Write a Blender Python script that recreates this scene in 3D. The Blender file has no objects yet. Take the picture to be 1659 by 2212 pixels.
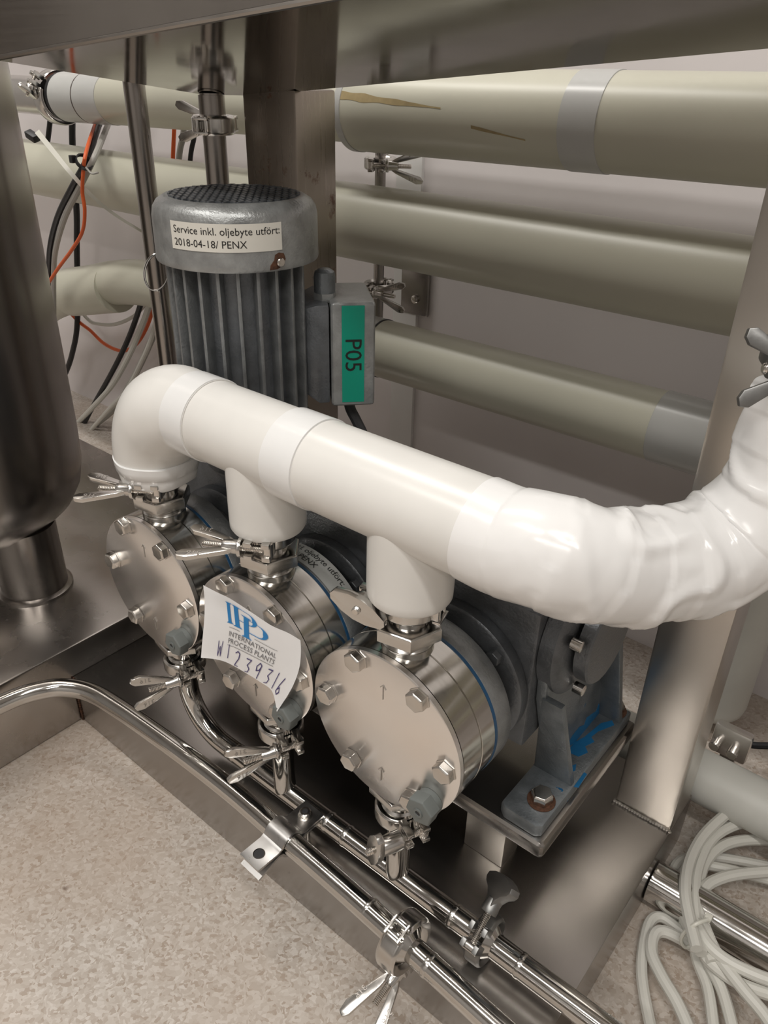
import bpy, bmesh, math, random
import numpy as np
from mathutils import Vector, Matrix, noise

random.seed(7)
PI = math.pi
# ------------------------------------------------------------------ camera
# World: X along the row of pumps, Y from the pump faces back to the wall, Z up.
# Lengths were measured with the camera at the origin; H lifts everything so the floor is z = 0.
H = 0.72
CR = np.array([[0.77077319, 0.63679314, 0.02007945],
               [0.33017911, -0.3722973, -0.86739637],
               [-0.54487654, 0.67519568, -0.49721258]])
FPX, CX, CY = 1681.29, 829.5, 1106.0
sc = bpy.context.scene
col = sc.collection
cd = bpy.data.cameras.new('camera')
cd.sensor_fit = 'VERTICAL'
cd.sensor_height = 24.0
cd.lens = FPX / 2212 * 24.0
cd.clip_start = 0.02
cam = bpy.data.objects.new('camera', cd)
col.objects.link(cam)
cam.matrix_world = Matrix(((CR[0][0], -CR[1][0], -CR[2][0], 0), (CR[0][1], -CR[1][1], -CR[2][1], 0),
                           (CR[0][2], -CR[1][2], -CR[2][2], H), (0, 0, 0, 1)))
sc.camera = cam
# ------------------------------------------------------------------ world, exposure
w = bpy.data.worlds.new('world')
sc.world = w
w.use_nodes = True
w.node_tree.nodes['Background'].inputs[0].default_value = (0.5, 0.48, 0.46, 1)
w.node_tree.nodes['Background'].inputs[1].default_value = 0.05
sc.view_settings.view_transform = 'Standard'
sc.view_settings.look = 'None'
sc.view_settings.exposure = 0.02
sc.view_settings.gamma = 1.0
sc.view_settings.use_curve_mapping = False
# ceiling fixtures: centre x, y, length along X, width, watts
LAMPS = [(-1.45, 0.42, 1.5, 0.18, 21.0), (0.75, -0.45, 1.4, 0.18, 20.0), (-0.9, -0.75, 1.4, 0.18, 23.0), (0.3, -1.7, 1.4, 0.18, 20.0)]
CEIL = 1.80            # ceiling height above the camera
LAMPCOL = (1.0, 0.965, 0.915)


# ------------------------------------------------------------------ helpers
def ray(px, py):
    return CR.T @ np.array([(px - CX) / FPX, (py - CY) / FPX, 1.0])


def at(px, py, ax, val):
    """point where the line of sight through a pixel meets the plane x/y/z = val"""
    d = ray(px, py)
    return Vector(d * (val / d[ax]))


def V(*a):
    return Vector(a)


def frame_from(z, xhint=None):
    z = Vector(z).normalized()
    if xhint is None:
        xhint = Vector((1, 0, 0)) if abs(z.x) < 0.9 else Vector((0, 1, 0))
    x = Vector(xhint) - z * z.dot(Vector(xhint))
    x.normalize()
    y = z.cross(x)
    return x, y, z


def spline(pts, n=8):
    """Catmull-Rom through the points"""
    P = [Vector(p) for p in pts]
    P = [P[0] * 2 - P[1]] + P + [P[-1] * 2 - P[-2]]
    out = []
    for i in range(1, len(P) - 2):
        for k in range(n):
            t = k / n
            a, b, c, d = P[i - 1], P[i], P[i + 1], P[i + 2]
            out.append(0.5 * ((2 * b) + (c - a) * t + (2 * a - 5 * b + 4 * c - d) * t * t + (3 * b - a - 3 * c + d) * t ** 3))
    out.append(P[-2].copy())
    return out


class MB:
    def __init__(self):
        self.v = []
        self.f = []

    def add(self, vs, fs):
        o = len(self.v)
        self.v += [Vector(p) for p in vs]
        self.f += [tuple(o + i for i in f) for f in fs]
        return self

    def loft(self, rings, cap=True, closed=False):
        n = len(rings[0])
        vs = [p for r in rings for p in r]
        fs = []
        m = len(rings)
        for i in range(m if closed else m - 1):
            a, b = i * n, ((i + 1) % m) * n
            for k in range(n):
                k2 = (k + 1) % n
                fs.append((a + k, a + k2, b + k2, b + k))
        if cap and not closed:
            fs.append(tuple(reversed(range(n))))
            fs.append(tuple(range((m - 1) * n, m * n)))
        return self.add(vs, fs)

    def lathe(self, prof, p0, axis, n=32, cap=True, closed=False, xh=None, a0=0.0):
        """prof: list of (distance along axis, radius)"""
        x, y, z = frame_from(axis, xh)
        p0 = Vector(p0)
        rings = [[p0 + z * h + (x * math.cos(a0 + 2 * PI * k / n) + y * math.sin(a0 + 2 * PI * k / n)) * r for k in range(n)] for h, r in prof]
        return self.loft(rings, cap, closed)

    def cyl(self, p0, p1, r, r1=None, n=24):
        p0, p1 = Vector(p0), Vector(p1)
        return self.lathe([(0, r), ((p1 - p0).length, r if r1 is None else r1)], p0, p1 - p0, n)

    def ringtube(self, p0, axis, L, r0, r1, n=40):
        return self.lathe([(0, r0), (0, r1), (L, r1), (L, r0)], p0, axis, n, closed=True)

    def tube(self, pts, r, n=12, cap=True):
        P = [Vector(p) for p in pts]
        m = len(P)
        rs = r if isinstance(r, (list, tuple)) else [r] * m
        T = [(P[min(i + 1, m - 1)] - P[max(i - 1, 0)]).normalized() for i in range(m)]
        x, y, _ = frame_from(T[0])
        rings = []
        for i in range(m):
            x = (x - T[i] * x.dot(T[i])).normalized()
            y = T[i].cross(x)
            rings.append([P[i] + (x * math.cos(2 * PI * k / n) + y * math.sin(2 * PI * k / n)) * rs[i] for k in range(n)])
        return self.loft(rings, cap)

    def box(self, c, s, ex=None, ey=None):
        c = Vector(c)
        ex = Vector(ex).normalized() if ex is not None else Vector((1, 0, 0))
        ey = Vector(ey).normalized() if ey is not None else Vector((0, 1, 0))
        ez = ex.cross(ey)
        vs = [c + ex * (sx * s[0] / 2) + ey * (sy * s[1] / 2) + ez * (sz * s[2] / 2)
              for sz in (-1, 1) for sx, sy in ((-1, -1), (1, -1), (1, 1), (-1, 1))]
        return self.add(vs, [(3, 2, 1, 0), (4, 5, 6, 7), (0, 1, 5, 4), (1, 2, 6, 5), (2, 3, 7, 6), (3, 0, 4, 7)])

    def box2(self, a, b):
        return self.box(((a[0] + b[0]) / 2, (a[1] + b[1]) / 2, (a[2] + b[2]) / 2), (abs(b[0] - a[0]), abs(b[1] - a[1]), abs(b[2] - a[2])))

    def prism(self, poly, o, ex, ey, t):
        """closed outline (u, v) in the plane o + u ex + v ey, pushed along ex x ey by t"""
        o, ex, ey = Vector(o), Vector(ex), Vector(ey)
        ez = ex.cross(ey).normalized()
        n = len(poly)
        a = [o + ex * u + ey * v for u, v in poly]
        b = [p + ez * t for p in a]
        fs = [tuple(reversed(range(n))), tuple(range(n, 2 * n))]
        fs += [(k, (k + 1) % n, n + (k + 1) % n, n + k) for k in range(n)]
        return self.add(a + b, fs)

    def arcring(self, r0, r1, z0, z1, a0, a1, n=28):
        """solid piece of a ring about local Z, angles in radians"""
        rings = []
        for k in range(n + 1):
            a = a0 + (a1 - a0) * k / n
            d = Vector((math.cos(a), math.sin(a), 0))
            zz = Vector((0, 0, 1))
            rings.append([d * r0 + zz * z0, d * r1 + zz * z0, d * r1 + zz * z1, d * r0 + zz * z1])
        return self.loft(rings)

    def build(self, name, mat, parent=None, bevel=0, sharp=35, base=None, seg=2, bang=30):
        bm = bmesh.new()
        vs = [bm.verts.new(p - (base or Vector())) for p in self.v]
        for f in self.f:
            try:
                bm.faces.new([vs[i] for i in f])
            except ValueError:
                pass
        bmesh.ops.recalc_face_normals(bm, faces=bm.faces)
        if bevel:
            es = [e for e in bm.edges if len(e.link_faces) == 2 and e.calc_face_angle(0) > math.radians(bang)]
            bmesh.ops.bevel(bm, geom=es, offset=bevel, segments=seg, affect='EDGES', profile=0.6, clamp_overlap=True)
        me = bpy.data.meshes.new(name)
        bm.to_mesh(me)
        bm.free()
        me.shade_smooth()
        me.set_sharp_from_angle(angle=math.radians(sharp))
        return link(name, me, mat, parent)


def link(name, me, mat, parent=None):
    if mat is not None and not me.materials:
        me.materials.append(mat)
    o = bpy.data.objects.new(name, me)
    col.objects.link(o)
    o.parent = parent
    return o


def tag(o, label, cat, group=None, kind=None):
    if label:
        o['label'] = label
    if cat:
        o['category'] = cat
    if group:
        o['group'] = group
    if kind:
        o['kind'] = kind
    return o


def thing(name, label, cat, loc=(0, 0, 0), group=None):
    o = bpy.data.objects.new(name, None)
    o.empty_display_size = 0.02
    col.objects.link(o)
    o.location = Vector(loc)
    return tag(o, label, cat, group)


def copy_tree(o, parent=None):
    c = o.copy()
    col.objects.link(c)
    c.parent = parent
    for ch in list(o.children):
        copy_tree(ch, c)
    return c


def text_geo(body, size, spacing=1.0, res=3):
    """flat outline of a line of text: vertices (x, y) and faces"""
    cu = bpy.data.curves.new('lettering', 'FONT')
    cu.body = body
    cu.size = size
    cu.space_character = spacing
    cu.resolution_u = res
    ob = bpy.data.objects.new('lettering', cu)
    col.objects.link(ob)
    bpy.context.view_layer.update()
    me = bpy.data.meshes.new_from_object(ob.evaluated_get(bpy.context.evaluated_depsgraph_get()))
    vs = [(p.co.x, p.co.y) for p in me.vertices]
    fs = [tuple(p.vertices) for p in me.polygons]
    bpy.data.objects.remove(ob)
    bpy.data.curves.remove(cu)
    bpy.data.meshes.remove(me)
    return vs, fs


# ------------------------------------------------------------------ materials
def new_mat(name):
    m = bpy.data.materials.new(name)
    m.use_nodes = True
    nt = m.node_tree
    b = nt.nodes['Principled BSDF']
    return m, nt, b


def nd(nt, typ, **kw):
    n = nt.nodes.new(typ)
    for k, v in kw.items():
        setattr(n, k, v)
    return n


def coords(nt, scale=(1, 1, 1), kind='Object', rot=(0, 0, 0)):
    tc = nd(nt, 'ShaderNodeTexCoord')
    mp = nd(nt, 'ShaderNodeMapping')
    mp.inputs['Scale'].default_value = scale
    mp.inputs['Rotation'].default_value = rot
    nt.links.new(tc.outputs[kind], mp.inputs[0])
    return mp.outputs[0]


def noise_tex(nt, vec, scale, detail=3, rough=0.55):
    n = nd(nt, 'ShaderNodeTexNoise')
    n.inputs['Scale'].default_value = scale
    n.inputs['Detail'].default_value = detail
    n.inputs['Roughness'].default_value = rough
    nt.links.new(vec, n.inputs['Vector'])
    return n.outputs[0]


def ramp(nt, fac, stops):
    r = nd(nt, 'ShaderNodeValToRGB')
    e = r.color_ramp.elements
    while len(e) < len(stops):
        e.new(0.5)
    for el, (p, c) in zip(e, stops):
        el.position = p
        el.color = (*c, 1) if len(c) == 3 else c
    nt.links.new(fac, r.inputs[0])
    return r.outputs[0]


def maprange(nt, fac, a, b, c, d):
    r = nd(nt, 'ShaderNodeMapRange')
    for i, v in enumerate((a, b, c, d)):
        r.inputs[i + 1].default_value = v
    nt.links.new(fac, r.inputs[0])
    return r.outputs[0]


def mixc(nt, fac, a, b):
    m = nd(nt, 'ShaderNodeMix', data_type='RGBA')
    nt.links.new(fac, m.inputs[0])
    for s, v in ((6, a), (7, b)):
        if isinstance(v, tuple):
            m.inputs[s].default_value = (*v, 1)
        else:
            nt.links.new(v, m.inputs[s])
    return m.outputs[2]


def bump(nt, b, h, strength, dist):
    n = nd(nt, 'ShaderNodeBump')
    n.inputs['Strength'].default_value = strength
    n.inputs['Distance'].default_value = dist
    nt.links.new(h, n.inputs['Height'])
    nt.links.new(n.outputs[0], b.inputs['Normal'])
    return n


def steel(name, c=(0.62, 0.60, 0.57), rough=0.18, var=0.08, scale=40, stretch=(1, 1, 1), bm=0.0, stain=None, stain_cut=0.62):
    m, nt, b = new_mat(name)
    b.inputs['Metallic'].default_value = 1
    vec = coords(nt, stretch)
    n1 = noise_tex(nt, vec, scale, 4)
    nt.links.new(maprange(nt, n1, 0.3, 0.7, max(0.02, rough - var), rough + var), b.inputs['Roughness'])
    v2 = coords(nt)
    n2 = noise_tex(nt, v2, 9, 3)
    base = mixc(nt, maprange(nt, n2, 0.35, 0.7, 0, 1), c, tuple(x * 0.86 for x in c))
    if stain:
        n3 = noise_tex(nt, v2, 22, 5, 0.65)
        mk = maprange(nt, n3, stain_cut, stain_cut + 0.06, 0, 1)
        base = mixc(nt, mk, base, stain)
        mt = maprange(nt, n3, stain_cut, stain_cut + 0.06, 1, 0.1)
        nt.links.new(mt, b.inputs['Metallic'])
    nt.links.new(base, b.inputs['Base Color'])
    if bm:
        bump(nt, b, n1, bm, 0.001)
    return m


def plain(name, c, rough=0.5, metallic=0.0, bscale=0, bstr=0.0, bdist=0.001, var=0.0, vscale=20, coat=0.0):
    m, nt, b = new_mat(name)
    b.inputs['Metallic'].default_value = metallic
    b.inputs['Roughness'].default_value = rough
    vec = coords(nt)
    n = noise_tex(nt, vec, vscale, 3)
    v = max(var, 0.03)
    nt.links.new(mixc(nt, maprange(nt, n, 0.3, 0.7, 0, 1), tuple(x * (1 - v) for x in c), tuple(min(1, x * (1 + v)) for x in c)), b.inputs['Base Color'])
    if bstr:
        bump(nt, b, noise_tex(nt, vec, bscale, 3), bstr, bdist)
    b.inputs['Coat Weight'].default_value = coat
    return m


def hammer(name, c=(0.15, 0.16, 0.172), chips=None, chip_cut=0.6, chip_scale=16, rust=0.70):
    """grey hammered machine enamel, worn to rust, sometimes to an older blue coat"""
    m, nt, b = new_mat(name)
    vec = coords(nt)
    b.inputs['Metallic'].default_value = 0.55
    nb = noise_tex(nt, vec, 420, 2)
    n1 = noise_tex(nt, vec, 60, 4)
    base = mixc(nt, maprange(nt, n1, 0.3, 0.7, 0, 1), tuple(x * 0.8 for x in c), tuple(x * 1.2 for x in c))
    if chips:
        n2 = noise_tex(nt, vec, chip_scale, 4, 0.6)
        k = maprange(nt, n2, chip_cut, chip_cut + 0.015, 0, 1)
        base = mixc(nt, k, base, chips)
    n3 = noise_tex(nt, vec, 34, 6, 0.7)
    k3 = maprange(nt, n3, rust, rust + 0.03, 0, 1)
    base = mixc(nt, k3, base, (0.10, 0.035, 0.015))
    nt.links.new(base, b.inputs['Base Color'])
    nt.links.new(maprange(nt, n1, 0.3, 0.7, 0.3, 0.45), b.inputs['Roughness'])
    bump(nt, b, nb, 0.55, 0.0006)
    return m


M = {}
M['polish'] = steel('polished_steel', (0.66, 0.645, 0.62), 0.11, 0.04, 30)
M['cast'] = steel('cast_steel', (0.64, 0.625, 0.60), 0.2, 0.06, 60, bm=0.1)
M['face'] = steel('satin_steel', (0.93, 0.90, 0.875), 0.27, 0.004, 20)
M['clip'] = steel('galvanised_steel', (0.66, 0.65, 0.64), 0.3, 0.05, 80)
M['turned'] = steel('turned_steel', (0.60, 0.585, 0.55), 0.15, 0.04, 300, (0.02, 1, 0.02))
M['bolt'] = steel('bolt_steel', (0.70, 0.67, 0.63), 0.22, 0.06, 90, bm=0.25)
M['sheet'] = steel('sheet_steel', (0.48, 0.455, 0.43), 0.26, 0.06, 14, (1, 1, 1), 0.0, (0.16, 0.09, 0.05), 0.70)
M['plate'] = steel('plate_steel', (0.40, 0.38, 0.36), 0.25, 0.008, 260, (0.05, 1, 1), 0.0, (0.15, 0.10, 0.07), 0.72)
M['post'] = steel('post_steel', (0.60, 0.565, 0.52), 0.3, 0.02, 300, (1, 1, 0.02), 0.01)
M['rustpost'] = steel('rust_stained_steel', (0.36, 0.32, 0.28), 0.3, 0.06, 300, (1, 1, 0.02), 0.02, (0.13, 0.06, 0.035), 0.6)
M['vessel'] = steel('vessel_steel', (0.38, 0.355, 0.335), 0.25, 0.02, 120, (1, 1, 0.02), 0.01)
M['tank'] = steel('tank_steel', (0.40, 0.385, 0.36), 0.10, 0.03, 20)
M['fascia'] = steel('fascia_steel', (0.42, 0.395, 0.37), 0.34, 0.05, 300, (0.02, 1, 1), 0.02)
M['hammer'] = hammer('grey_hammer_enamel')
M['hammer_light'] = hammer('light_grey_enamel', (0.34, 0.35, 0.35), rust=0.76)
M['hammer_mid'] = hammer('mid_grey_enamel', (0.25, 0.26, 0.265), rust=0.74)
M['hammer_blue'] = hammer('chipped_grey_enamel', (0.20, 0.22, 0.235), (0.02, 0.15, 0.33), 0.70, 60, 0.72)
M['oldpaint'] = plain('old_blue_paint', (0.012, 0.135, 0.31), 0.42, var=0.15, vscale=50)
M['blue'] = plain('blue_gasket', (0.012, 0.07, 0.16), 0.4)
M['jacket'] = plain('pvc_jacket', (0.77, 0.757, 0.728), 0.27, var=0.02)
M['jacket_bg'] = plain('shaded_pvc_jacket', (0.56, 0.55, 0.455), 0.34, var=0.04, vscale=6)  # same white jacket; the greenish-grey cast of the light is painted into the colour
M['tape'] = plain('white_tape', (0.82, 0.82, 0.815), 0.18, bscale=60, bstr=0.05)
M['tape_bg'] = plain('grey_tape', (0.51, 0.515, 0.50), 0.25)
M['pvc_low'] = plain('grey_white_pipe', (0.62, 0.62, 0.58), 0.4)
M['black'] = plain('black_rubber', (0.012, 0.012, 0.014), 0.45)
M['dark'] = plain('dark_recess', (0.03, 0.03, 0.032), 0.6)
M['cable_white'] = plain('white_cable', (0.66, 0.65, 0.60), 0.42)
M['cable_grey'] = plain('grey_cable', (0.40, 0.39, 0.36), 0.45)
M['orange'] = plain('orange_cable', (0.75, 0.13, 0.03), 0.45)
M['strap'] = plain('nylon_strap', (0.70, 0.69, 0.62), 0.4)
M['plug'] = plain('grey_plastic', (0.15, 0.165, 0.16), 0.5)
M['paper'] = plain('white_paper', (0.86, 0.86, 0.87), 0.35)
M['label'] = plain('cream_label', (0.72, 0.70, 0.64), 0.4)
M['label_clear'] = plain('frosted_label', (0.50, 0.52, 0.51), 0.35)
M['ink'] = plain('black_ink', (0.012, 0.012, 0.012), 0.5)
M['ink_grey'] = plain('grey_ink', (0.16, 0.16, 0.17), 0.5)
M['ink_blue'] = plain('blue_ink', (0.015, 0.22, 0.55), 0.45)
M['pen'] = plain('violet_pen', (0.05, 0.035, 0.16), 0.5)
M['green'] = plain('green_label', (0.0, 0.29, 0.195), 0.35)
M['rust'] = plain('rust', (0.085, 0.036, 0.018), 0.8, var=0.45, vscale=260)
M['dull'] = steel('matt_cast_steel', (0.30, 0.30, 0.295), 0.42, 0.05, 120, bm=0.15)
M['ochre'] = plain('ochre_stain', (0.37, 0.29, 0.15), 0.45, var=0.25, vscale=40)
M['etch'] = plain('etched_mark', (0.42, 0.39, 0.36), 0.5, 0.6)
M['seam'] = plain('jacket_seam', (0.10, 0.095, 0.085), 0.5)


def crinkle_mat():
    m, nt, b = new_mat('crinkled_white_tape')
    vec = coords(nt)
    b.inputs['Roughness'].default_value = 0.2
    b.inputs['Base Color'].default_value = (0.86, 0.855, 0.85, 1)
    n1 = noise_tex(nt, vec, 34, 2, 0.5)
    vo = nd(nt, 'ShaderNodeTexVoronoi', feature='DISTANCE_TO_EDGE')
    vo.inputs['Scale'].default_value = 26
    nt.links.new(vec, vo.inputs['Vector'])
    mx = nd(nt, 'ShaderNodeMath', operation='ADD')
    nt.links.new(n1, mx.inputs[0])
    nt.links.new(maprange(nt, vo.outputs['Distance'], 0, 0.3, 0.25, 0), mx.inputs[1])
    bump(nt, b, mx.outputs[0], 0.18, 0.004)
    return m


def floor_mat():
    m, nt, b = new_mat('speckled_vinyl')
    vec = coords(nt)
    wn = noise_tex(nt, vec, 60, 3)
    wv = nd(nt, 'ShaderNodeMixRGB', blend_type='LINEAR_LIGHT')
    wv.inputs[0].default_value = 0.012
    nt.links.new(vec, wv.inputs[1])
    nt.links.new(wn, wv.inputs[2])
    vo = nd(nt, 'ShaderNodeTexVoronoi')
    vo.inputs['Scale'].default_value = 300
    nt.links.new(wv.outputs[0], vo.inputs['Vector'])
    sep = nd(nt, 'ShaderNodeSeparateColor')
    nt.links.new(vo.outputs['Color'], sep.inputs[0])
    c1 = ramp(nt, sep.outputs[0], [(0.0, (0.36, 0.295, 0.24)), (0.2, (0.45, 0.395, 0.345)), (0.6, (0.51, 0.46, 0.41)), (1.0, (0.60, 0.555, 0.51))])
    n2 = noise_tex(nt, vec, 5, 4)
    c2 = mixc(nt, maprange(nt, n2, 0.4, 0.75, 0, 0.55), c1, (0.40, 0.30, 0.225))
    n3 = noise_tex(nt, vec, 30, 2)
    c3 = mixc(nt, maprange(nt, n3, 0.76, 0.79, 0, 0.8), c2, (0.12, 0.07, 0.045))
    nt.links.new(c3, b.inputs['Base Color'])
    b.inputs['Roughness'].default_value = 0.38
    bump(nt, b, noise_tex(nt, vec, 300, 2), 0.08, 0.0006)
    return m


def wall_mat(name, c):
    m, nt, b = new_mat(name)
    vec = coords(nt, (1, 1, 0.4))
    n = noise_tex(nt, vec, 2.5, 4)
    nt.links.new(mixc(nt, maprange(nt, n, 0.35, 0.7, 0, 1), c, tuple(x * 0.9 for x in c)), b.inputs['Base Color'])
    b.inputs['Roughness'].default_value = 0.45
    bump(nt, b, noise_tex(nt, coords(nt), 250, 2), 0.05, 0.0005)
    return m


M['crinkle'] = crinkle_mat()
M['floor'] = floor_mat()
M['wall'] = wall_mat('wall_panel', (0.80, 0.755, 0.755))
M['trim'] = plain('wall_trim', (0.80, 0.79, 0.78), 0.4)
M['room'] = wall_mat('room_wall', (0.42, 0.41, 0.40))
M['ceil'] = wall_mat('ceiling_white', (0.50, 0.49, 0.47))

# ------------------------------------------------------------------ setting
ZF = -0.72     # floor
YW = 0.93      # back wall
RX0, RX1, RY0 = -2.7, 2.3, -2.6


def struct(name, mb, mat, label=None):
    o = mb.build(name, mat)
    o['kind'] = 'structure'
    if label:
        o['label'] = label
    return o


struct('floor', MB().box2((RX0 - .1, RY0 - .1, ZF - 0.05), (RX1 + .1, YW + 0.1, ZF)), M['floor'], 'speckled beige vinyl floor')
wb = struct('wall_back', MB().box2((RX0 - .1, YW, ZF), (RX1 + .1, YW + 0.1, CEIL)), M['wall'], 'pale grey panelled wall behind the pipes')
tr0 = at(888, 400, 1, YW)
struct('trim_1', MB().box2((tr0.x - 0.022, YW - 0.006, ZF), (tr0.x + 0.022, YW, CEIL)), M['trim'], 'pale joint strip on the back wall')
struct('wall_left', MB().box2((RX0 - .1, RY0, ZF), (RX0, YW, CEIL)), M['room'])
struct('wall_right', MB().box2((RX1, RY0, ZF), (RX1 + .1, YW, CEIL)), M['room'])
struct('wall_front', MB().box2((RX0 - .1, RY0 - .1, ZF), (RX1 + .1, RY0, CEIL)), M['room'])
struct('ceiling', MB().box2((RX0 - .1, RY0 - .1, CEIL), (RX1 + .1, YW + .1, CEIL + 0.06)), M['ceil'])
for k, (lx, ly, ll, lw, pw) in enumerate(LAMPS):
    t = thing('ceiling_light', 'white strip light on the ceiling, %s of four from the back wall' % ('first', 'second', 'third', 'fourth')[k], 'light', (lx, ly, CEIL), 'ceiling strip lights')
    MB().box((0, 0, -0.03), (ll, lw, 0.05)).build('housing', M['ceil'], t, 0.004)
    ld = bpy.data.lights.new('strip_light', 'AREA')
    ld.shape = 'RECTANGLE'
    ld.size, ld.size_y = ll * 0.96, lw * 0.85
    ld.energy = pw
    ld.color = LAMPCOL
    lo = bpy.data.objects.new('strip_light', ld)
    col.objects.link(lo)
    lo.parent = t
    lo.location = (0, 0, -0.058)

# ------------------------------------------------------------------ main measures
PX = [-0.5475, -0.405, -0.2626]    # pump axes
PZ = -0.4306
PYF = 0.3293                       # face of the pump heads
PR = 0.070
PYP = 0.356                        # ports and both manifolds
WZ = -0.2455                       # white manifold axis
TZ = -0.624                        # drain manifold axis
ZP = -0.650                        # base plate

# ------------------------------------------------------------------ steel frame
fb = V(-0.4, 0.45, ZF)
frame = thing('pump_stand', 'brushed stainless steel stand with base plate and square posts under the pumps', 'stand', fb)
MB().box2((-0.739, 0.323, ZP - 0.005), (-0.0965, 0.64, ZP)).build('base_plate', M['plate'], frame, 0.001, base=fb)
MB().box2((-0.738, 0.323, ZF + 0.0005), (-0.0965, 0.327, ZP - 0.004)).build('front_skirt', M['plate'], frame, base=fb)
MB().box2((-0.1005, 0.327, ZF + 0.0005), (-0.0965, 0.64, ZP - 0.004)).build('end_skirt', M['plate'], frame, base=fb)
sbm = MB().box2((-1.7, 0.0, ZF + 0.0005), (-0.7395, 0.663, -0.608)).build('side_platform', M['sheet'], None, 0.003)
tag(sbm, 'low smudged steel platform under the vessel, left of the pumps', 'platform')
p = MB().box2((-0.155, 0.58, ZP), (-0.097, 0.635, 0.0215)).build('post', M['post'], frame, 0.003, base=fb)
p = MB().box2((-0.690, 0.607, ZP), (-0.613, 0.665, -0.022)).build('post', M['rustpost'], frame, 0.003, base=fb)
p['label'] = 'rust-streaked square post behind the motor'
wl = MB()
for k in range(22):
    x = -0.155 + 0.058 * k / 21
    wl.lathe([(-0.0022, 0.0002), (-0.001, 0.0019), (0.001, 0.0019), (0.0022, 0.0002)], (x, 0.5795 + random.uniform(-.0004, .0004), ZP + 0.0012), (1, 0.2, 0), 8)
wl.build('weld_bead', M['cast'], frame, base=fb)
wl = MB()
for k in range(20):
    z = ZF + 0.002 + 0.066 * k / 19
    wl.lathe([(-0.002, 0.0002), (-0.001, 0.0015), (0.001, 0.0015), (0.002, 0.0002)], (-0.7375, 0.3225, z), (0, 0.2, 1), 8)
wl.build('weld_bead', M['rust'], frame, base=fb)


# tank bottom above the pumps: a sheet that falls gently to the back and the left
def tz(x, y):
    return 0.1246 + 0.0903 * x - 0.15 * y


def tank_px(px, py):
    d = ray(px, py)
    t_ = 0.1246 / (d[2] - 0.0903 * d[0] + 0.15 * d[1])
    return (d[0] * t_, d[1] * t_)


t_e, t_f = tank_px(650, 197), tank_px(1659, 105)
tp = [tank_px(-2, 131), tank_px(435, 204), tank_px(545, 207), t_e, t_f, (0.6, t_f[1] + (t_f[1] - t_e[1]) / (t_f[0] - t_e[0]) * (0.6 - t_f[0]))]
t_g = tank_px(742, 0)
tp.append((0.6, t_g[1] + (t_g[1] - tp[0][1]) / (t_g[0] - tp[0][0]) * (0.6 - t_g[0])))
tb = V(-0.2, 0.45, tz(-0.2, 0.45))
tank = thing('process_tank', 'wide polished steel tank bottom with folded rim overhead', 'tank', tb)
mb = MB()
lo = [V(x, y, tz(x, y)) for x, y in tp]
hi = [p + V(0, 0, 0.004) for p in lo]
n = len(lo)
mb.add(lo + hi, [tuple(range(n)), tuple(range(n, 2 * n))] + [(k, (k + 1) % n, n + (k + 1) % n, n + k) for k in range(n)])
mb.build('bottom_sheet', M['tank'], tank, base=tb)
mb = MB()
rim_o, rim_i = [], []
cxy = V(0.0, 0.45, 0)
for k in range(n):
    a = lo[k] + V(0, 0, 0.0045)
    rim_o.append(a)
mb.add(rim_o + [p + V(0, 0, 0.16) for p in rim_o], [(k, (k + 1) % n, n + (k + 1) % n, n + k) for k in range(n)] + [tuple(range(n, 2 * n)), tuple(range(n))])
mb.build('rim', M['fascia'], tank, base=tb)
# rolled lip along the front edge
a, b_ = lo[0], lo[-1]
mb = MB().tube([a + V(0, -0.001, 0.002), b_ + V(0, -0.001, 0.002)], 0.0022, 8)
mb.build('front_lip', M['fascia'], tank, base=tb)

# ------------------------------------------------------------------ vessel on the left
vb = V(-0.885, 0.366, -0.608)
ves = thing('steel_vessel', 'tall dark stainless vessel with rounded bottom standing on a round leg', 'vessel', vb)
VC = V(-0.95, 0.35, 0)
prof = [(-0.545, 0.0), (-0.543, 0.03), (-0.535, 0.062), (-0.52, 0.092), (-0.50, 0.113), (-0.478, 0.125), (-0.45, 0.131), (-0.40, 0.1325), (0.40, 0.1325), (0.42, 0.1)]
MB().lathe(prof, VC, (0, 0, 1), 64).build('shell', M['vessel'], ves, base=vb, sharp=50)
MB().cyl((-0.885, 0.366, -0.608), (-0.885, 0.366, -0.51), 0.041, n=40).build('leg', M['vessel'], ves, base=vb)
MB().lathe([(0, 0.047), (0.004, 0.047), (0.006, 0.043)], (-0.885, 0.366, -0.608), (0, 0, 1), 40).build('foot_ring', M['vessel'], ves, base=vb)

# ------------------------------------------------------------------ pumps
HEXB = MB().lathe([(0, 0.0072), (-0.0052, 0.0072), (-0.006, 0.0064)], (0, 0, 0), (0, 1, 0), 6, xh=(1, 0, 0))


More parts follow.
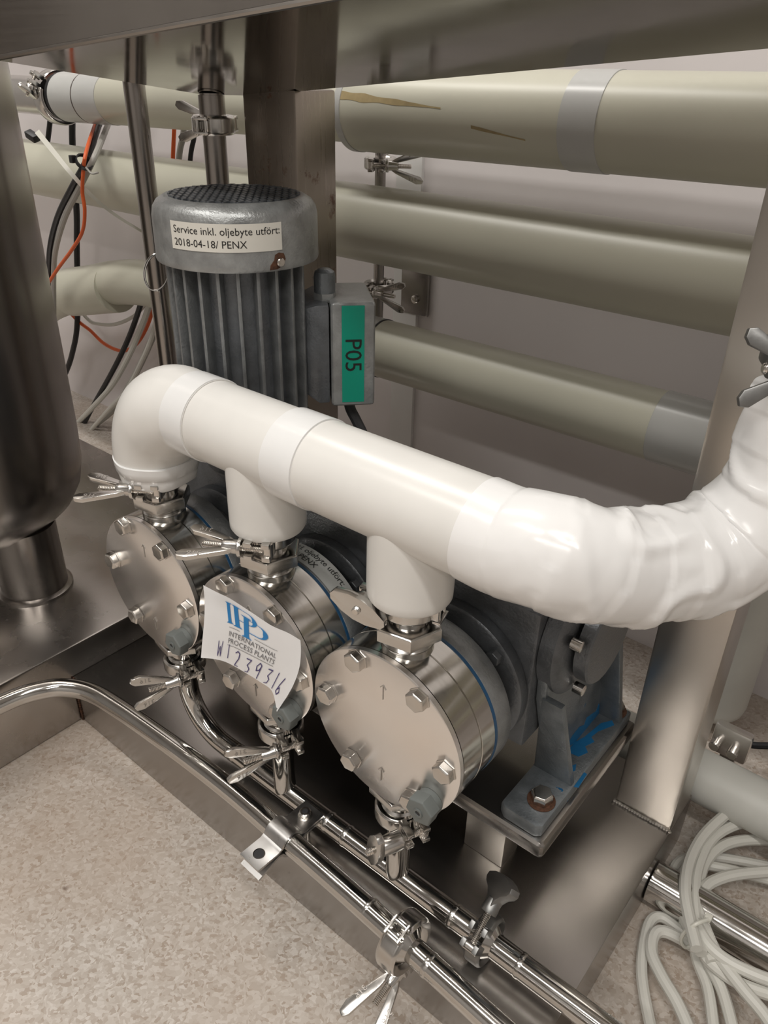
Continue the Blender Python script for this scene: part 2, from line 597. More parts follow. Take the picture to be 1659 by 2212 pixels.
def build_pump():
    """one pump in local coordinates: origin on the axis at the face, Y to the back"""
    t = thing('gear_pump', None, 'pump')
    r = PR
    MB().lathe([(0.0055, r), (0.0272, r), (0.0276, r - .0009), (0.0284, r - .0009), (0.0288, r), (0.0455, r)], (0, 0, 0), (0, 1, 0), 96).build('pump_head', M['turned'], t)
    MB().lathe([(0.0455, r + 0.0004), (0.048, r + 0.0004)], (0, 0, 0), (0, 1, 0), 96).build('gasket', M['blue'], t)
    MB().lathe([(0.048, r), (0.049, r + 0.0006), (0.066, r + 0.0006), (0.068, r - 0.001), (0.069, 0.05), (0.078, 0.047)], (0, 0, 0), (0, 1, 0), 96).build('adapter_ring', M['hammer_mid'], t, sharp=40)
    MB().lathe([(0.076, 0.046), (0.086, 0.048), (0.088, 0.064), (0.0895, 0.0655), (0.0985, 0.0655), (0.1005, 0.064)], (0, 0, 0), (0, 1, 0), 72).build('flange', M['hammer'], t, sharp=40)
    for k in range(4):
        a = math.radians(45 + 90 * k)
        o = link('flange_bolt', FBOLT, None, t)
        o.location = (0.056 * math.cos(a), 0.088, 0.056 * math.sin(a))
        o.rotation_euler = (0, a * 0.7, 0)
    # cover plate with etched arrow
    cp = MB().lathe([(0.0, r - 0.0012), (0.0008, r), (0.0048, r), (0.0052, r - .001)], (0, 0, 0), (0, 1, 0), 96).build('cover_plate', M['face'], t)
    for zc in (0.040, -0.044):
        ar = MB()
        for a_, b_ in (((0, -0.007), (0, 0.007)), ((0, 0.007), (-0.0026, 0.0035)), ((0, 0.007), (0.0026, 0.0035))):
            a3, b3 = V(a_[0], -0.0003, zc + a_[1]), V(b_[0], -0.0003, zc + b_[1])
            d = (b3 - a3)
            ar.box((a3 + b3) / 2, (d.length, 0.0005, 0.0006), d, (0, 1, 0))
        ar.build('etched_arrow', M['etch'], cp)
    for k, (bx, bz) in enumerate([(-0.0241, 0.0575), (-0.0535, 0.008), (0.0325, 0.0545), (-0.0285, -0.0465), (0.0585, 0.003), (0.031, -0.0475)]):
        o = link('bolt', BOLT, None, t)
        o.location = (bx, 0, bz)
        o.rotation_euler = (0, 0.4 + 0.5 * k, 0)
    g = MB()
    g.lathe([(0, 0.0105), (-0.005, 0.0105)], (0.0475, 0, -0.036), (0, 1, 0), 20)
    g.lathe([(-0.005, 0.0122), (-0.0145, 0.0122), (-0.0155, 0.0112)], (0.0475, 0, -0.036), (0, 1, 0), 6, xh=(1, 0, .3))
    pl = g.build('drain_plug', M['plug'], t, 0.0004)
    MB().ringtube((0.0475, -0.0155, -0.036), (0, -1, 0), 0.0010, 0.0022, 0.0038, 20).build('bore_rim', M['plug'], pl)
    MB().lathe([(0, 0.0022), (0.0004, 0.0022)], (0.0475, -0.0158, -0.036), (0, 1, 0), 16).build('bore', M['dark'], pl)
    # ports
    py = PYP - PYF
    for s, nm in ((1, 'inlet_union'), (-1, 'outlet_union')):
        u = MB()
        zz = [(0.060, 0.0195), (0.0735, 0.0195)]
        for k in range(4):
            zz += [(0.0735 + k * 0.0016, 0.0187), (0.0743 + k * 0.0016, 0.0195)]
        u.lathe(zz + [(0.081, 0.0185)], (0, py, 0), (0, 0, s), 40)
        un = u.build(nm, M['cast'], t, sharp=30)
        if s > 0:
            MB().lathe([(0.080, 0.0235), (0.081, 0.0262), (0.0905, 0.0262), (0.0915, 0.0245)], (0, py, 0), (0, 0, s), 6, xh=(1, 0.2, 0)).build('hex_nut', M['cast'], un, 0.0004)
        else:
            MB().lathe([(0.075, 0.0255), (0.076, 0.0268), (0.082, 0.0268), (0.087, 0.018)], (0, py, 0), (0, 0, s), 6, xh=(1, -0.15, 0)).build('hex_nut', M['cast'], un, 0.0004)
        MB().lathe([(0.088, 0.0145), (0.097, 0.0145), (0.099, 0.0162), (0.1035, 0.0162)], (0, py, 0), (0, 0, s), 32).build('ferrule', M['polish'], un)
    # reduction gearbox behind the head
    MB().box2((-0.0705, 0.1005, -0.051), (0.0662, 0.200, 0.083)).build('gearbox', M['hammer'], t, 0.0035)
    MB().box2((-0.0708, 0.118, 0.0815), (0.0665, 0.19, 0.0885)).build('gearbox_lid', M['hammer'], t, 0.002)
    return t


BOLT_MB = MB().lathe([(0.0, 0.0092), (-0.0012, 0.0092), (-0.0013, 0.0084), (-0.0068, 0.0084), (-0.0080, 0.0070)], (0, 0, 0), (0, 1, 0), 6, xh=(1, 0, 0))
bo = BOLT_MB.build('bolt', M['bolt'], None, 0.0003)
BOLT = bo.data
bpy.data.objects.remove(bo)
bo = MB().lathe([(0.0, 0.0085), (-0.001, 0.0085), (-0.001, 0.0062), (-0.006, 0.0062), (-0.0066, 0.0055)], (0, 0, 0), (0, 1, 0), 6, xh=(1, 0, 0)).build('flange_bolt', M['hammer'], None, 0.0003)
FBOLT = bo.data
bpy.data.objects.remove(bo)

pump = build_pump()
PL = ['stainless pump head nearest the steel vessel, under the white pipe elbow',
      'stainless pump head in the middle of the row, behind the white paper tag',
      'stainless pump head nearest the right post, with a bare round cover plate']
pumps = [pump, copy_tree(pump), copy_tree(pump)]
for o, x, l in zip(pumps, PX, PL):
    o.location = (x, PYF, PZ)
    tag(o, l, 'pump', 'row of three pump heads')
# drive shaft covers between the gearboxes
for k, l in ((0, 'grey shaft cover left of the middle gearbox'), (1, 'grey shaft cover right of the middle gearbox')):
    o = MB().lathe([(0.0664, 0.04), (0.0716, 0.04)], (PX[k], 0.487, PZ + 0.01), (1, 0, 0), 32).build('shaft_spacer', M['hammer'])
    tag(o, l, 'shaft cover', 'shaft covers')

# tray that carries the drive, on square legs
tyb = V(-0.4, 0.52, ZP)
tray = thing('pump_tray', 'low stainless tray on square legs carrying the gearboxes', 'tray', tyb)
MB().box2((-0.66, 0.413, -0.574), (-0.157, 0.60, -0.556)).build('tray_top', M['plate'], tray, 0.006, base=tyb, seg=3)
for x in (-0.245, -0.60):
    for y in (0.4377, 0.555):
        MB().box2((x, y, ZP), (x + 0.0425, y + 0.03, -0.5735)).build('leg', M['post'], tray, 0.002, base=tyb)

# bearing bracket at the end of the shaft
bb_ = V(-0.18, 0.51, -0.556)
brk = thing('bearing_bracket', 'grey cast bearing bracket with chipped blue paint bolted to the tray end', 'bracket', bb_)
g = MB()
g.prism([(0.421, -0.2035), (0.417, -0.198), (0.417, -0.168), (0.421, -0.163), (0.595, -0.163), (0.595, -0.2035)], (0, 0, -0.556), (0, 1, 0), (1, 0, 0), -0.014)
g.build('foot', M['hammer_blue'], brk, 0.003, base=bb_)
web = [(0.478, -0.545), (0.440, -0.435), (0.436, -0.39), (0.444, -0.355), (0.463, -0.333), (0.49, -0.325), (0.517, -0.333), (0.536, -0.355), (0.544, -0.39), (0.548, -0.435), (0.575, -0.545)]
MB().prism(web, (-0.1958, 0, 0), (0, 1, 0), (0, 0, 1), 0.009).build('web', M['hammer_blue'], brk, 0.002, base=bb_)
for y0, y1, s in ((0.478, 0.440, 1), (0.575, 0.548, -1)):
    g = MB()
    y0 -= 0.004 * s
    vs = [V(-0.2025, y0, -0.545), V(-0.165, y0, -0.545), V(-0.165, y0 + 0.007 * s, -0.545), V(-0.2025, y0 + 0.007 * s, -0.545),
          V(-0.190, y1 - 0.002 * s, -0.43), V(-0.172, y1 - 0.002 * s, -0.43), V(-0.172, y1 + 0.005 * s, -0.43), V(-0.190, y1 + 0.005 * s, -0.43)]
    g.add(vs, [(0, 1, 2, 3), (4, 5, 6, 7), (0, 1, 5, 4), (1, 2, 6, 5), (2, 3, 7, 6), (3, 0, 4, 7)])
    g.build('rib', M['hammer_blue'], brk, 0.0015, base=bb_)
MB().lathe([(0, 0.058), (0.012, 0.058), (0.014, 0.055), (0.018, 0.046)], (-0.1958, 0.490, -0.387), (1, 0, 0), 64).build('bearing_housing', M['hammer'], brk, base=bb_, sharp=40)
MB().lathe([(0, 0.040), (0.010, 0.040), (0.0115, 0.0385)], (-0.1745, 0.490, -0.387), (1, 0, 0), 64).build('bearing_cap', M['hammer'], brk, base=bb_, sharp=40)
for a in (-75, -120, 160, -30):
    a = math.radians(a)
    MB().lathe([(0, 0.0048), (0.008, 0.0048), (0.0085, 0.004)], (-0.176, 0.490 + 0.0475 * math.cos(a), -0.387 + 0.0475 * math.sin(a)), (1, 0, 0), 16).build('cap_screw', M['bolt'], brk, base=bb_)
for y, r_ in ((0.443, 1), (0.585, 1)):
    MB().lathe([(0, 0.0122), (0.0008, 0.0122), (0.0011, 0.0115)], (-0.1775, y, -0.5418), (0, 0, 1), 24).build('washer', M['rust'], brk, base=bb_)
    MB().lathe([(0, 0.0095), (0.0075, 0.0095), (0.009, 0.0082)], (-0.1775, y, -0.5405), (0, 0, 1), 6, xh=(1, 0.25, 0)).build('bolt', M['bolt'], brk, 0.0004, base=bb_)

# patches where the grey coat has flaked off the blue
for ax, val, tv, pp in (
        (2, -0.5416, V(0, 0, -0.0012), [(1222, 1622), (1240, 1604), (1262, 1592), (1298, 1562), (1322, 1556), (1327, 1566), (1292, 1580), (1277, 1592), (1284, 1602), (1264, 1612), (1270, 1625), (1250, 1634)]),
        (0, -0.1866, V(-0.0012, 0, 0), [(1222, 1616), (1236, 1590), (1252, 1570), (1262, 1566), (1268, 1550), (1288, 1536), (1294, 1520), (1302, 1540), (1322, 1546), (1318, 1558), (1296, 1564), (1262, 1594), (1240, 1606)]),
        (2, -0.5416, V(0, 0, -0.0012), [(1232, 1655), (1245, 1650), (1243, 1664), (1234, 1668)]),
        (2, -0.5416, V(0, 0, -0.0012), [(1310, 1512), (1328, 1520), (1336, 1532), (1318, 1530)]),
        (2, -0.5416, V(0, 0, -0.0012), [(1240, 1698), (1262, 1668), (1268, 1672), (1250, 1700)])):
    q_ = [at(a, b_, ax, val) for a, b_ in pp]
    MB().add(q_ + [p + tv for p in q_], [tuple(range(len(q_)))] + [(k, (k + 1) % len(q_), len(q_) + (k + 1) % len(q_), len(q_) + k) for k in range(len(q_))]).build('paint_patch', M['oldpaint'], brk, base=bb_)

# ------------------------------------------------------------------ motor
MX, MY = -0.5475, 0.466
mo_b = V(MX, MY, -0.345)
mot = thing('electric_motor', 'grey finned electric motor standing upright behind the white pipe', 'motor', mo_b)
MB().lathe([(-0.345, 0.045), (-0.318, 0.047), (-0.312, 0.060), (-0.300, 0.061), (-0.296, 0.050)], (MX, MY, 0), (0, 0, 1), 48).build('mounting_flange', M['hammer'], mot, base=mo_b)
MB().lathe([(-0.298, 0.0515), (-0.140, 0.0515)], (MX, MY, 0), (0, 0, 1), 64).build('body', M['hammer'], mot, base=mo_b)
fin = MB().prism([(0, -0.290), (0.0125, -0.286), (0.013, -0.284), (0.013, -0.1485), (0, -0.1485)], (0.0505, -0.0016, 0), (1, 0, 0), (0, 0, 1), -0.0032)
fin.v = [v_ - V(0, 0, -0.345) for v_ in fin.v]
fo = fin.build('cooling_fin', M['hammer_mid'], mot, 0.0009)
ebx = math.radians(48)
first = True
for k in range(24):
    a = 2 * PI * k / 24 + 0.05
    if math.cos(a - ebx) > math.cos(math.radians(27)):
        continue
    if first:
        o, first = fo, False
    else:
        o = fo.copy()
        col.objects.link(o)
    o.rotation_euler = (0, 0, a)
cv = [(-0.1475, 0.0675), (-0.1475, 0.0698), (-0.1455, 0.0705), (-0.1425, 0.0702), (-0.112, 0.0700), (-0.1055, 0.0688), (-0.1005, 0.0655), (-0.0972, 0.060), (-0.0962, 0.057), (-0.0968, 0.0545), (-0.0985, 0.054), (-0.0985, 0.0)]
MB().lathe(cv, (MX, MY, 0), (0, 0, 1), 72).build('fan_cover', M['hammer_light'], mot, base=mo_b, sharp=45)
g = MB()
R_ = 0.0545
for k in range(-6, 7):
    c_ = k * 0.0082
    h_ = math.sqrt(max(0, R_ ** 2 - c_ ** 2))
    for ex in ((1, 0, 0), (0, 1, 0)):
        e = Vector(ex)
        f_ = V(-e.y, e.x, 0)
        g.box(V(MX, MY, -0.0967) + f_ * c_, (2 * h_, 0.0026, 0.0024), e, f_)
g.build('grille', M['hammer'], mot, base=mo_b)
MB().lathe([(0, R_), (0.0005, R_)], (MX, MY, -0.0984), (0, 0, 1), 48).build('grille_recess', M['dark'], mot, base=mo_b)
# cover screw and its rust stain, on the side towards the camera
sa = math.radians(-13)
sd = V(math.cos(sa), math.sin(sa), 0)
sp = V(MX, MY, -0.1405) + sd * 0.0703
MB().lathe([(0, 0.0036), (0.003, 0.0036), (0.0035, 0.003)], sp, sd, 16).build('cover_screw', M['bolt'], mot, base=mo_b)
q = V(-sd.y, sd.x, 0)
rs = [(0.0, 0.0075), (0.0045, 0.0065), (0.006, 0.002), (0.0035, -0.003), (-0.002, -0.0055), (-0.009, -0.0055), (-0.008, -0.002), (-0.0045, 0.002), (-0.0035, 0.006)]
MB().prism(rs, sp - sd * 0.0006, q, (0, 0, 1), 0.0008).build('rust_patch', M['rust'], mot, base=mo_b)
# terminal box on the right of the motor
e1 = V(math.cos(ebx), math.sin(ebx), 0)
e2 = V(math.sin(ebx), -math.cos(ebx), 0)       # towards the camera
mc = V(MX, MY, 0)


def tbx(u0, u1, w0, w1, z0, z1):
    return (mc + e1 * (u0 + u1) / 2 + e2 * (w0 + w1) / 2 + V(0, 0, (z0 + z1) / 2), (u1 - u0, w1 - w0, z1 - z0))


TZ0, TZ1 = -0.276, -0.1836
tbox = MB()
zs = [(0.050, -0.030, 0.026, -0.266, -0.190), (0.066, -0.038, 0.0345, TZ0, TZ1), (0.0765, -0.038, 0.0345, TZ0, TZ1)]
rings = []
for u, w0, w1, z0, z1 in zs:
    c_ = mc + e1 * u
    rings.append([c_ + e2 * w0 + V(0, 0, z0), c_ + e2 * w1 + V(0, 0, z0), c_ + e2 * w1 + V(0, 0, z1), c_ + e2 * w0 + V(0, 0, z1)])
tbox.loft(rings)
tbo = tbox.build('terminal_box', M['hammer'], mot, 0.003, base=mo_b)
c_, s_ = tbx(0.0775, 0.118, -0.040, 0.036, TZ0 - 0.003, TZ1 + 0.002)
MB().box(c_, s_, e1, e2 * -1).build('box_lid', M['hammer_light'], tbo, 0.004, base=mo_b, seg=3)
gp = mc + e1 * 0.0745 + e2 * 0.012 + V(0, 0, TZ1)
MB().lathe([(-0.002, 0.0105), (0.006, 0.0105)], gp, (0, 0, 1), 6).build('gland_nut', M['hammer_light'], tbo, 0.0005, base=mo_b)
MB().lathe([(0.006, 0.0095), (0.019, 0.0098), (0.024, 0.0088), (0.0265, 0.005)], gp, (0, 0, 1), 24).build('cable_gland', M['hammer_blue'], tbo, base=mo_b)
# round key ring hanging at the motor's left side
rp = at(338, 588, 1, 0.43)
ex, ey, ez = frame_from(V(0.55, -0.75, 0.3))
for k, l in ((0, 'thin steel wire ring hooked on the left side of the motor'),):
    pts = [rp + (ex * math.cos(a) * 0.011 + ey * math.sin(a) * 0.0165) + ez * 0.002 * math.sin(a / 2) for a in [4 * PI * i / 60 for i in range(61)]]
    tag(MB().tube(pts, 0.0007, 6).build('key_ring', M['polish']), l, 'ring')


# labels that follow a surface
def on_cyl(c, r, a0, z0, sgn=1):
    return lambda x, y: V(c[0] + r * math.cos(a0 + sgn * x / r), c[1] + r * math.sin(a0 + sgn * x / r), z0 + y)


def sheet(fn, x0, x1, y0, y1, nx=24, ny=2, th=None):
    mb = MB()
    vs, fs = [], []
    for j in range(ny + 1):
        for i in range(nx + 1):
            vs.append(fn(x0 + (x1 - x0) * i / nx, y0 + (y1 - y0) * j / ny))
    for j in range(ny):
        for i in range(nx):
            a = j * (nx + 1) + i
            fs.append((a, a + 1, a + nx + 2, a + nx + 1))
    mb.add(vs, fs)
    return mb


def lettering(body, size, fn, x, y, spacing=1.0):
    vs, fs = text_geo(body, size, spacing)
    return MB().add([fn(x + u, y + v_) for u, v_ in vs], fs)


la = math.radians(-49)
lb = V(MX, MY, -0.13)
fn = on_cyl((MX, MY), 0.0707, la, 0)
sl = thing('service_label', 'cream service label with two printed lines on the motor fan cover', 'label', fn(0, -0.125))
B0 = sl.location.copy()
sheet(fn, -0.0475, 0.0475, -0.1310, -0.1095).build('label_sheet', M['label'], sl, base=B0)
fn2 = on_cyl((MX, MY), 0.0709, la, 0)
tm = lettering('Service inkl. oljebyte utfört:', 0.0081, fn2, -0.0445, -0.1180, 1.0)
tm.add(*(lambda m_: (m_.v, m_.f))(lettering('2018-04-18/ PENX', 0.0081, fn2, -0.0445, -0.1278, 1.0)))
tm.build('lettering', M['ink'], sl, base=B0)

lid0 = mc + e1 * 0.0965 + e2 * 0.0363
fn = lambda x, y: lid0 + e1 * x + V(0, 0, y)
gl = thing('pump_number_label', 'green label reading P05 on the motor terminal box', 'label', fn(0, -0.27))
B0 = gl.location.copy()
MB().box(fn(0.001, (TZ0 + TZ1) / 2 + 0.0005) + e2 * 0.0001, (0.0205, 0.0004, 0.0905), e1, e2).build('label_sheet', M['green'], gl, base=B0)
vs, fs = text_geo('P05', 0.0215, 1.0)
# lettering is turned a quarter clockwise: reads from top to bottom
mt = MB().add([fn(-0.0060 + v_, -0.2130 - u) + e2 * 0.0006 for u, v_ in vs], fs)
mt.build('lettering', M['ink'], gl, base=B0)


# service label wrapped over the grey ring of the middle pump
def fn_ring(rr):
    return lambda x, y: V(PX[1] + rr * math.cos(math.radians(124) - x / PR), PYF + 0.0495 + y, PZ + rr * math.sin(math.radians(124) - x / PR))


fn = fn_ring(PR + 0.0009)
rl = thing('service_label', 'frosted service label wrapped over the grey ring of the middle pump', 'label', fn(0.05, 0))
B0 = rl.location.copy()
sheet(fn, 0.0, 0.100, 0.0, 0.0205, 36).build('label_sheet', M['label_clear'], rl, base=B0)
fn2 = fn_ring(PR + 0.0012)
tm = lettering('Service inkl. oljebyte utfört:', 0.0082, fn2, 0.004, 0.0125, 0.96)
tm.add(*(lambda m_: (m_.v, m_.f))(lettering('2018-04-18/ PENX', 0.0082, fn2, 0.004, 0.0035, 0.96)))
tm.build('lettering', M['ink'], rl, base=B0)

# ------------------------------------------------------------------ paper tag on the middle pump
TOP = [(439, 1264), (470, 1280), (497, 1293), (542, 1322), (586, 1351), (622, 1367), (649, 1383)]
BOT = [(434, 1421), (465, 1424), (492, 1432), (528, 1452), (560, 1472), (588, 1494), (598, 1538)]
LEF = [(439, 1264), (442, 1300), (441, 1340), (437, 1385), (434, 1421)]
RIG = [(649, 1383), (650, 1410), (646, 1445), (630, 1487), (598, 1538)]


def poly_at(P, t):
    t = max(0.0, min(1.0, t)) * (len(P) - 1)
    i = min(int(t), len(P) - 2)
    k = t - i
    p0, p1, p2, p3 = P[max(i - 1, 0)], P[i], P[i + 1], P[min(i + 2, len(P) - 1)]
    return tuple(0.5 * (2 * b + (c - a) * k + (2 * a - 5 * b + 4 * c - d) * k * k + (3 * b - a - 3 * c + d) * k ** 3) for a, b, c, d in zip(p0, p1, p2, p3))


def tag_pt(u, v, lift=0.0):
    """u across, v down; the sheet lies on the bolt heads, its corners spring forward"""
    T, B_, L, R = poly_at(TOP, u), poly_at(BOT, u), poly_at(LEF, v), poly_at(RIG, v)
    x = (1 - v) * T[0] + v * B_[0] + (1 - u) * L[0] + u * R[0] - ((1 - u) * (1 - v) * TOP[0][0] + u * (1 - v) * TOP[-1][0] + (1 - u) * v * BOT[0][0] + u * v * BOT[-1][0])
    y = (1 - v) * T[1] + v * B_[1] + (1 - u) * L[1] + u * R[1] - ((1 - u) * (1 - v) * TOP[0][1] + u * (1 - v) * TOP[-1][1] + (1 - u) * v * BOT[0][1] + u * v * BOT[-1][1])
    yy = PYF - 0.0085 - 0.012 * (1 - u) ** 3 * v - 0.008 * (u ** 6) * v ** 2 - 0.004 * math.sin(PI * u) * 0.5 - lift
    return at(x, y, 1, yy)


tg = thing('paper_tag', 'white paper tag with blue logo and handwritten number on the middle pump', 'tag', tag_pt(0.5, 1))
B0 = tg.location.copy()
sheet(lambda x, y: tag_pt(x, y), 0, 1, 0, 1, 40, 24).build('paper', M['paper'], tg, base=B0, sharp=80)
LIFT = 0.0005


def print_poly(mb, outline, n=0):
    """flat printed shape given in (u, v) of the tag"""
    m = len(outline)
    mb.add([tag_pt(u, v, LIFT) for u, v in outline], [tuple(range(m))])


def stroke(mb, pts, wd, aspect=1.5, closed=False):
    """pen or rule line of width wd through (u, v) points"""
    n_ = len(pts)
    for i in range(n_ - 1):
        (u0, v0), (u1, v1) = pts[i], pts[i + 1]
        dx, dy = (u1 - u0) * aspect, (v1 - v0)
        L = math.hypot(dx, dy) or 1
        nx, ny = -dy / L * wd / 2, dx / L * wd / 2
        ex, ey = dx / L * wd * 0.3 / aspect, dy / L * wd * 0.3
        mb.add([tag_pt(u0 - ex + nx / aspect, v0 - ey + ny, LIFT), tag_pt(u1 + ex + nx / aspect, v1 + ey + ny, LIFT),
                tag_pt(u1 + ex - nx / aspect, v1 + ey - ny, LIFT), tag_pt(u0 - ex - nx / aspect, v0 - ey - ny, LIFT)], [(0, 1, 2, 3)])


# logo: I P P set close together, the second P lower and overlapping
lg = MB()


def serif_bar(u, v0, v1, wd):
    print_poly(lg, [(u - wd / 2, v0), (u + wd / 2, v0), (u + wd / 2, v1), (u - wd / 2, v1)])
    for v, s in ((v0, 1), (v1, -1)):
        print_poly(lg, [(u - wd * 1.15, v), (u + wd * 1.15, v), (u + wd / 2, v + 0.022 * s), (u - wd / 2, v + 0.022 * s)])


def bowl(u0, uc, vc, ru, rv, thick, a0=-90, a1=90, n_=22):
    for i in range(n_):
        qs = []
        for a in (a0 + (a1 - a0) * i / n_, a0 + (a1 - a0) * (i + 1) / n_):
            r_ = math.radians(a)
            w_ = thick * (0.22 + 0.78 * math.cos(r_) ** 2)
            qs.append(((uc + ru * math.cos(r_), vc + rv * math.sin(r_)), (uc + (ru - w_) * math.cos(r_), vc + (rv - w_ * 1.1) * math.sin(r_))))
        print_poly(lg, [qs[0][0], qs[1][0], qs[1][1], qs[0][1]])
    for a in (a0, a1):
        s = math.sin(math.radians(a))
        vo = vc + rv * s
        vi = vo - s * thick * 0.26
        print_poly(lg, [(u0, vo), (uc, vo), (uc, vi), (u0, vi)])


serif_bar(0.292, 0.125, 0.455, 0.036)
serif_bar(0.368, 0.125, 0.47, 0.036)
bowl(0.368, 0.450, 0.235, 0.078, 0.110, 0.038)
serif_bar(0.443, 0.215, 0.560, 0.038)
bowl(0.443, 0.530, 0.355, 0.088, 0.115, 0.044)
lg.build('logo', M['ink_blue'], tg, base=B0)
pr_ = MB()
for v, segs in ((0.514, ((0.285, 0.385), (0.505, 0.71))), (0.752, ((0.285, 0.71),))):
    for a, b_ in segs:
        stroke(pr_, [(a + (b_ - a) * i / 6, v) for i in range(7)], 0.006)


def tag_text(mb, body, u0, u1, v0, h):
    vs, fs = text_geo(body, 1.0, 1.0, 2)
    x0, x1 = min(p[0] for p in vs), max(p[0] for p in vs)
    y1 = max(p[1] for p in vs)
    mb.add([tag_pt(u0 + (u1 - u0) * (x - x0) / (x1 - x0), v0 - h * y / y1, LIFT) for x, y in vs], fs)


tag_text(pr_, 'INTERNATIONAL', 0.288, 0.71, 0.632, 0.066)
tag_text(pr_, 'PROCESS PLANTS', 0.288, 0.71, 0.724, 0.066)
pr_.build('printed_name', M['ink_grey'], tg, base=B0)
hw = MB()
W_ = 0.011
GL = {'W': [[(0, .0), (.15, 1), (.4, .35), (.75, 1), (.8, 0)]], '1': [[(.35, 0), (.55, 1)]],
      '2': [[(.1, .15), (.35, 0), (.65, .1), (.7, .4), (.45, .8), (.4, 1), (.85, .95)]],
      '3': [[(.05, .02), (.75, 0), (.4, .42), (.85, .6), (.8, .9), (.35, 1)]],
      '9': [[(.75, .1), (.4, 0), (.1, .25), (.25, .5), (.65, .4), (.75, .1), (.85, 1)]],
      '6': [[(.5, 0), (.25, .5), (.2, .95), (.55, 1), (.75, .75), (.45, .6), (.22, .8)]]}
for i, ch in enumerate('W1239316'):
    u0 = [0.175, 0.285, 0.375, 0.475, 0.575, 0.685, 0.775, 0.845][i]
    v0 = [0.72, 0.745, 0.785, 0.81, 0.79, 0.80, 0.79, 0.78][i]
    hh = [0.20, 0.17, 0.19, 0.17, 0.19, 0.17, 0.18, 0.17][i]
    for st in GL[ch]:
        stroke(hw, [(u0 + 0.06 * a, v0 + hh * b_) for a, b_ in st], W_)
hw.build('handwriting', M['pen'], tg, base=B0)

# ------------------------------------------------------------------ insulated white manifold
wb_ = V(PX[1], PYP, WZ)
wp = thing('insulated_pipe', 'thick white insulated pipe running over the three pumps', 'pipe', wb_)
RW = 0.0325
MB().cyl((-0.4605, PYP, WZ), (-0.3426, PYP, WZ), RW, n=72).build('pipe_jacket', M['jacket'], wp, base=wb_)
MB().cyl((-0.3440, PYP, WZ), (-0.2000, PYP, WZ), RW + 0.0004, n=72).build('pipe_jacket', M['jacket'], wp, base=wb_)
# thin dark overlap lines of the jackets
for x in (-0.4605, -0.3440):
    MB().lathe([(0, RW + 0.0003), (0.0005, RW + 0.0008)], (x - 0.0004, PYP, WZ), (1, 0, 0), 72).build('seam', M['seam'], wp, base=wb_)


def lumpy(mb, amp, sc_, keep=None):
    for i, p in enumerate(mb.v):
        q_ = noise.noise_vector(p * sc_)
        mb.v[i] = p + q_ * amp
    return mb


# elbow down to the first pump
br = 0.0615
cx_ = PX[0] + br - 0.002
pts = [V(-0.4595, PYP, WZ)] + [V(cx_ - br * math.sin(a), PYP, WZ - br + br * math.cos(a)) for a in [PI / 2 * i / 20 for i in range(21)]] + [V(PX[0], PYP, -0.322)]
MB().tube(pts, [RW + 0.0008, RW + 0.0012] + [RW + 0.0014 + 0.0042 * math.sin(PI * min(1, i / 15)) ** 0.8 if i < 8 else RW + 0.0056 - 0.0036 * (i - 8) / 13 for i in range(len(pts) - 3)] + [0.0325], 64).build('elbow', M['jacket'], wp, base=wb_, sharp=50)
mb = MB()
prof = [(0.0, 0.0300), (0.002, 0.0328), (0.008, 0.0340), (0.012, 0.0346), (0.0125, 0.0356), (0.019, 0.0364), (0.024, 0.0368), (0.0245, 0.0360)]
mb.lathe([(h, r) for h, r in prof], (PX[0], PYP, -0.325), (0, 0, 1), 64)
lumpy(mb, 0.0014, 45).build('tape_collar', M['tape'], wp, base=wb_, sharp=60)
for x0, x1 in ((-0.4865, -0.4600), (-0.3735, -0.3432)):
    mb = MB().lathe([(0, RW + 0.0012), (0.0002, RW + 0.0016), (x1 - x0 - 0.0002, RW + 0.0016), (x1 - x0, RW + 0.0012)], (x0, PYP, WZ), (1, 0, 0), 72)
    mb.build('tape_band', M['tape'], wp, base=wb_)
# branches down to the middle and last pumps
for x in PX[1:]:
    mb = MB().lathe([(-0.318, 0.0288), (-0.3155, 0.0302), (-0.310, 0.0304), (-0.25, 0.0302)], (x, PYP, 0), (0, 0, 1), 64)
    mb.build('branch_jacket', M['jacket'], wp, base=wb_, sharp=40)
    mb = MB().lathe([(-0.3195, 0.0262), (-0.316, 0.0262)], (x, PYP, 0), (0, 0, 1), 48)
    mb.build('branch_core', M['dark'], wp, base=wb_)
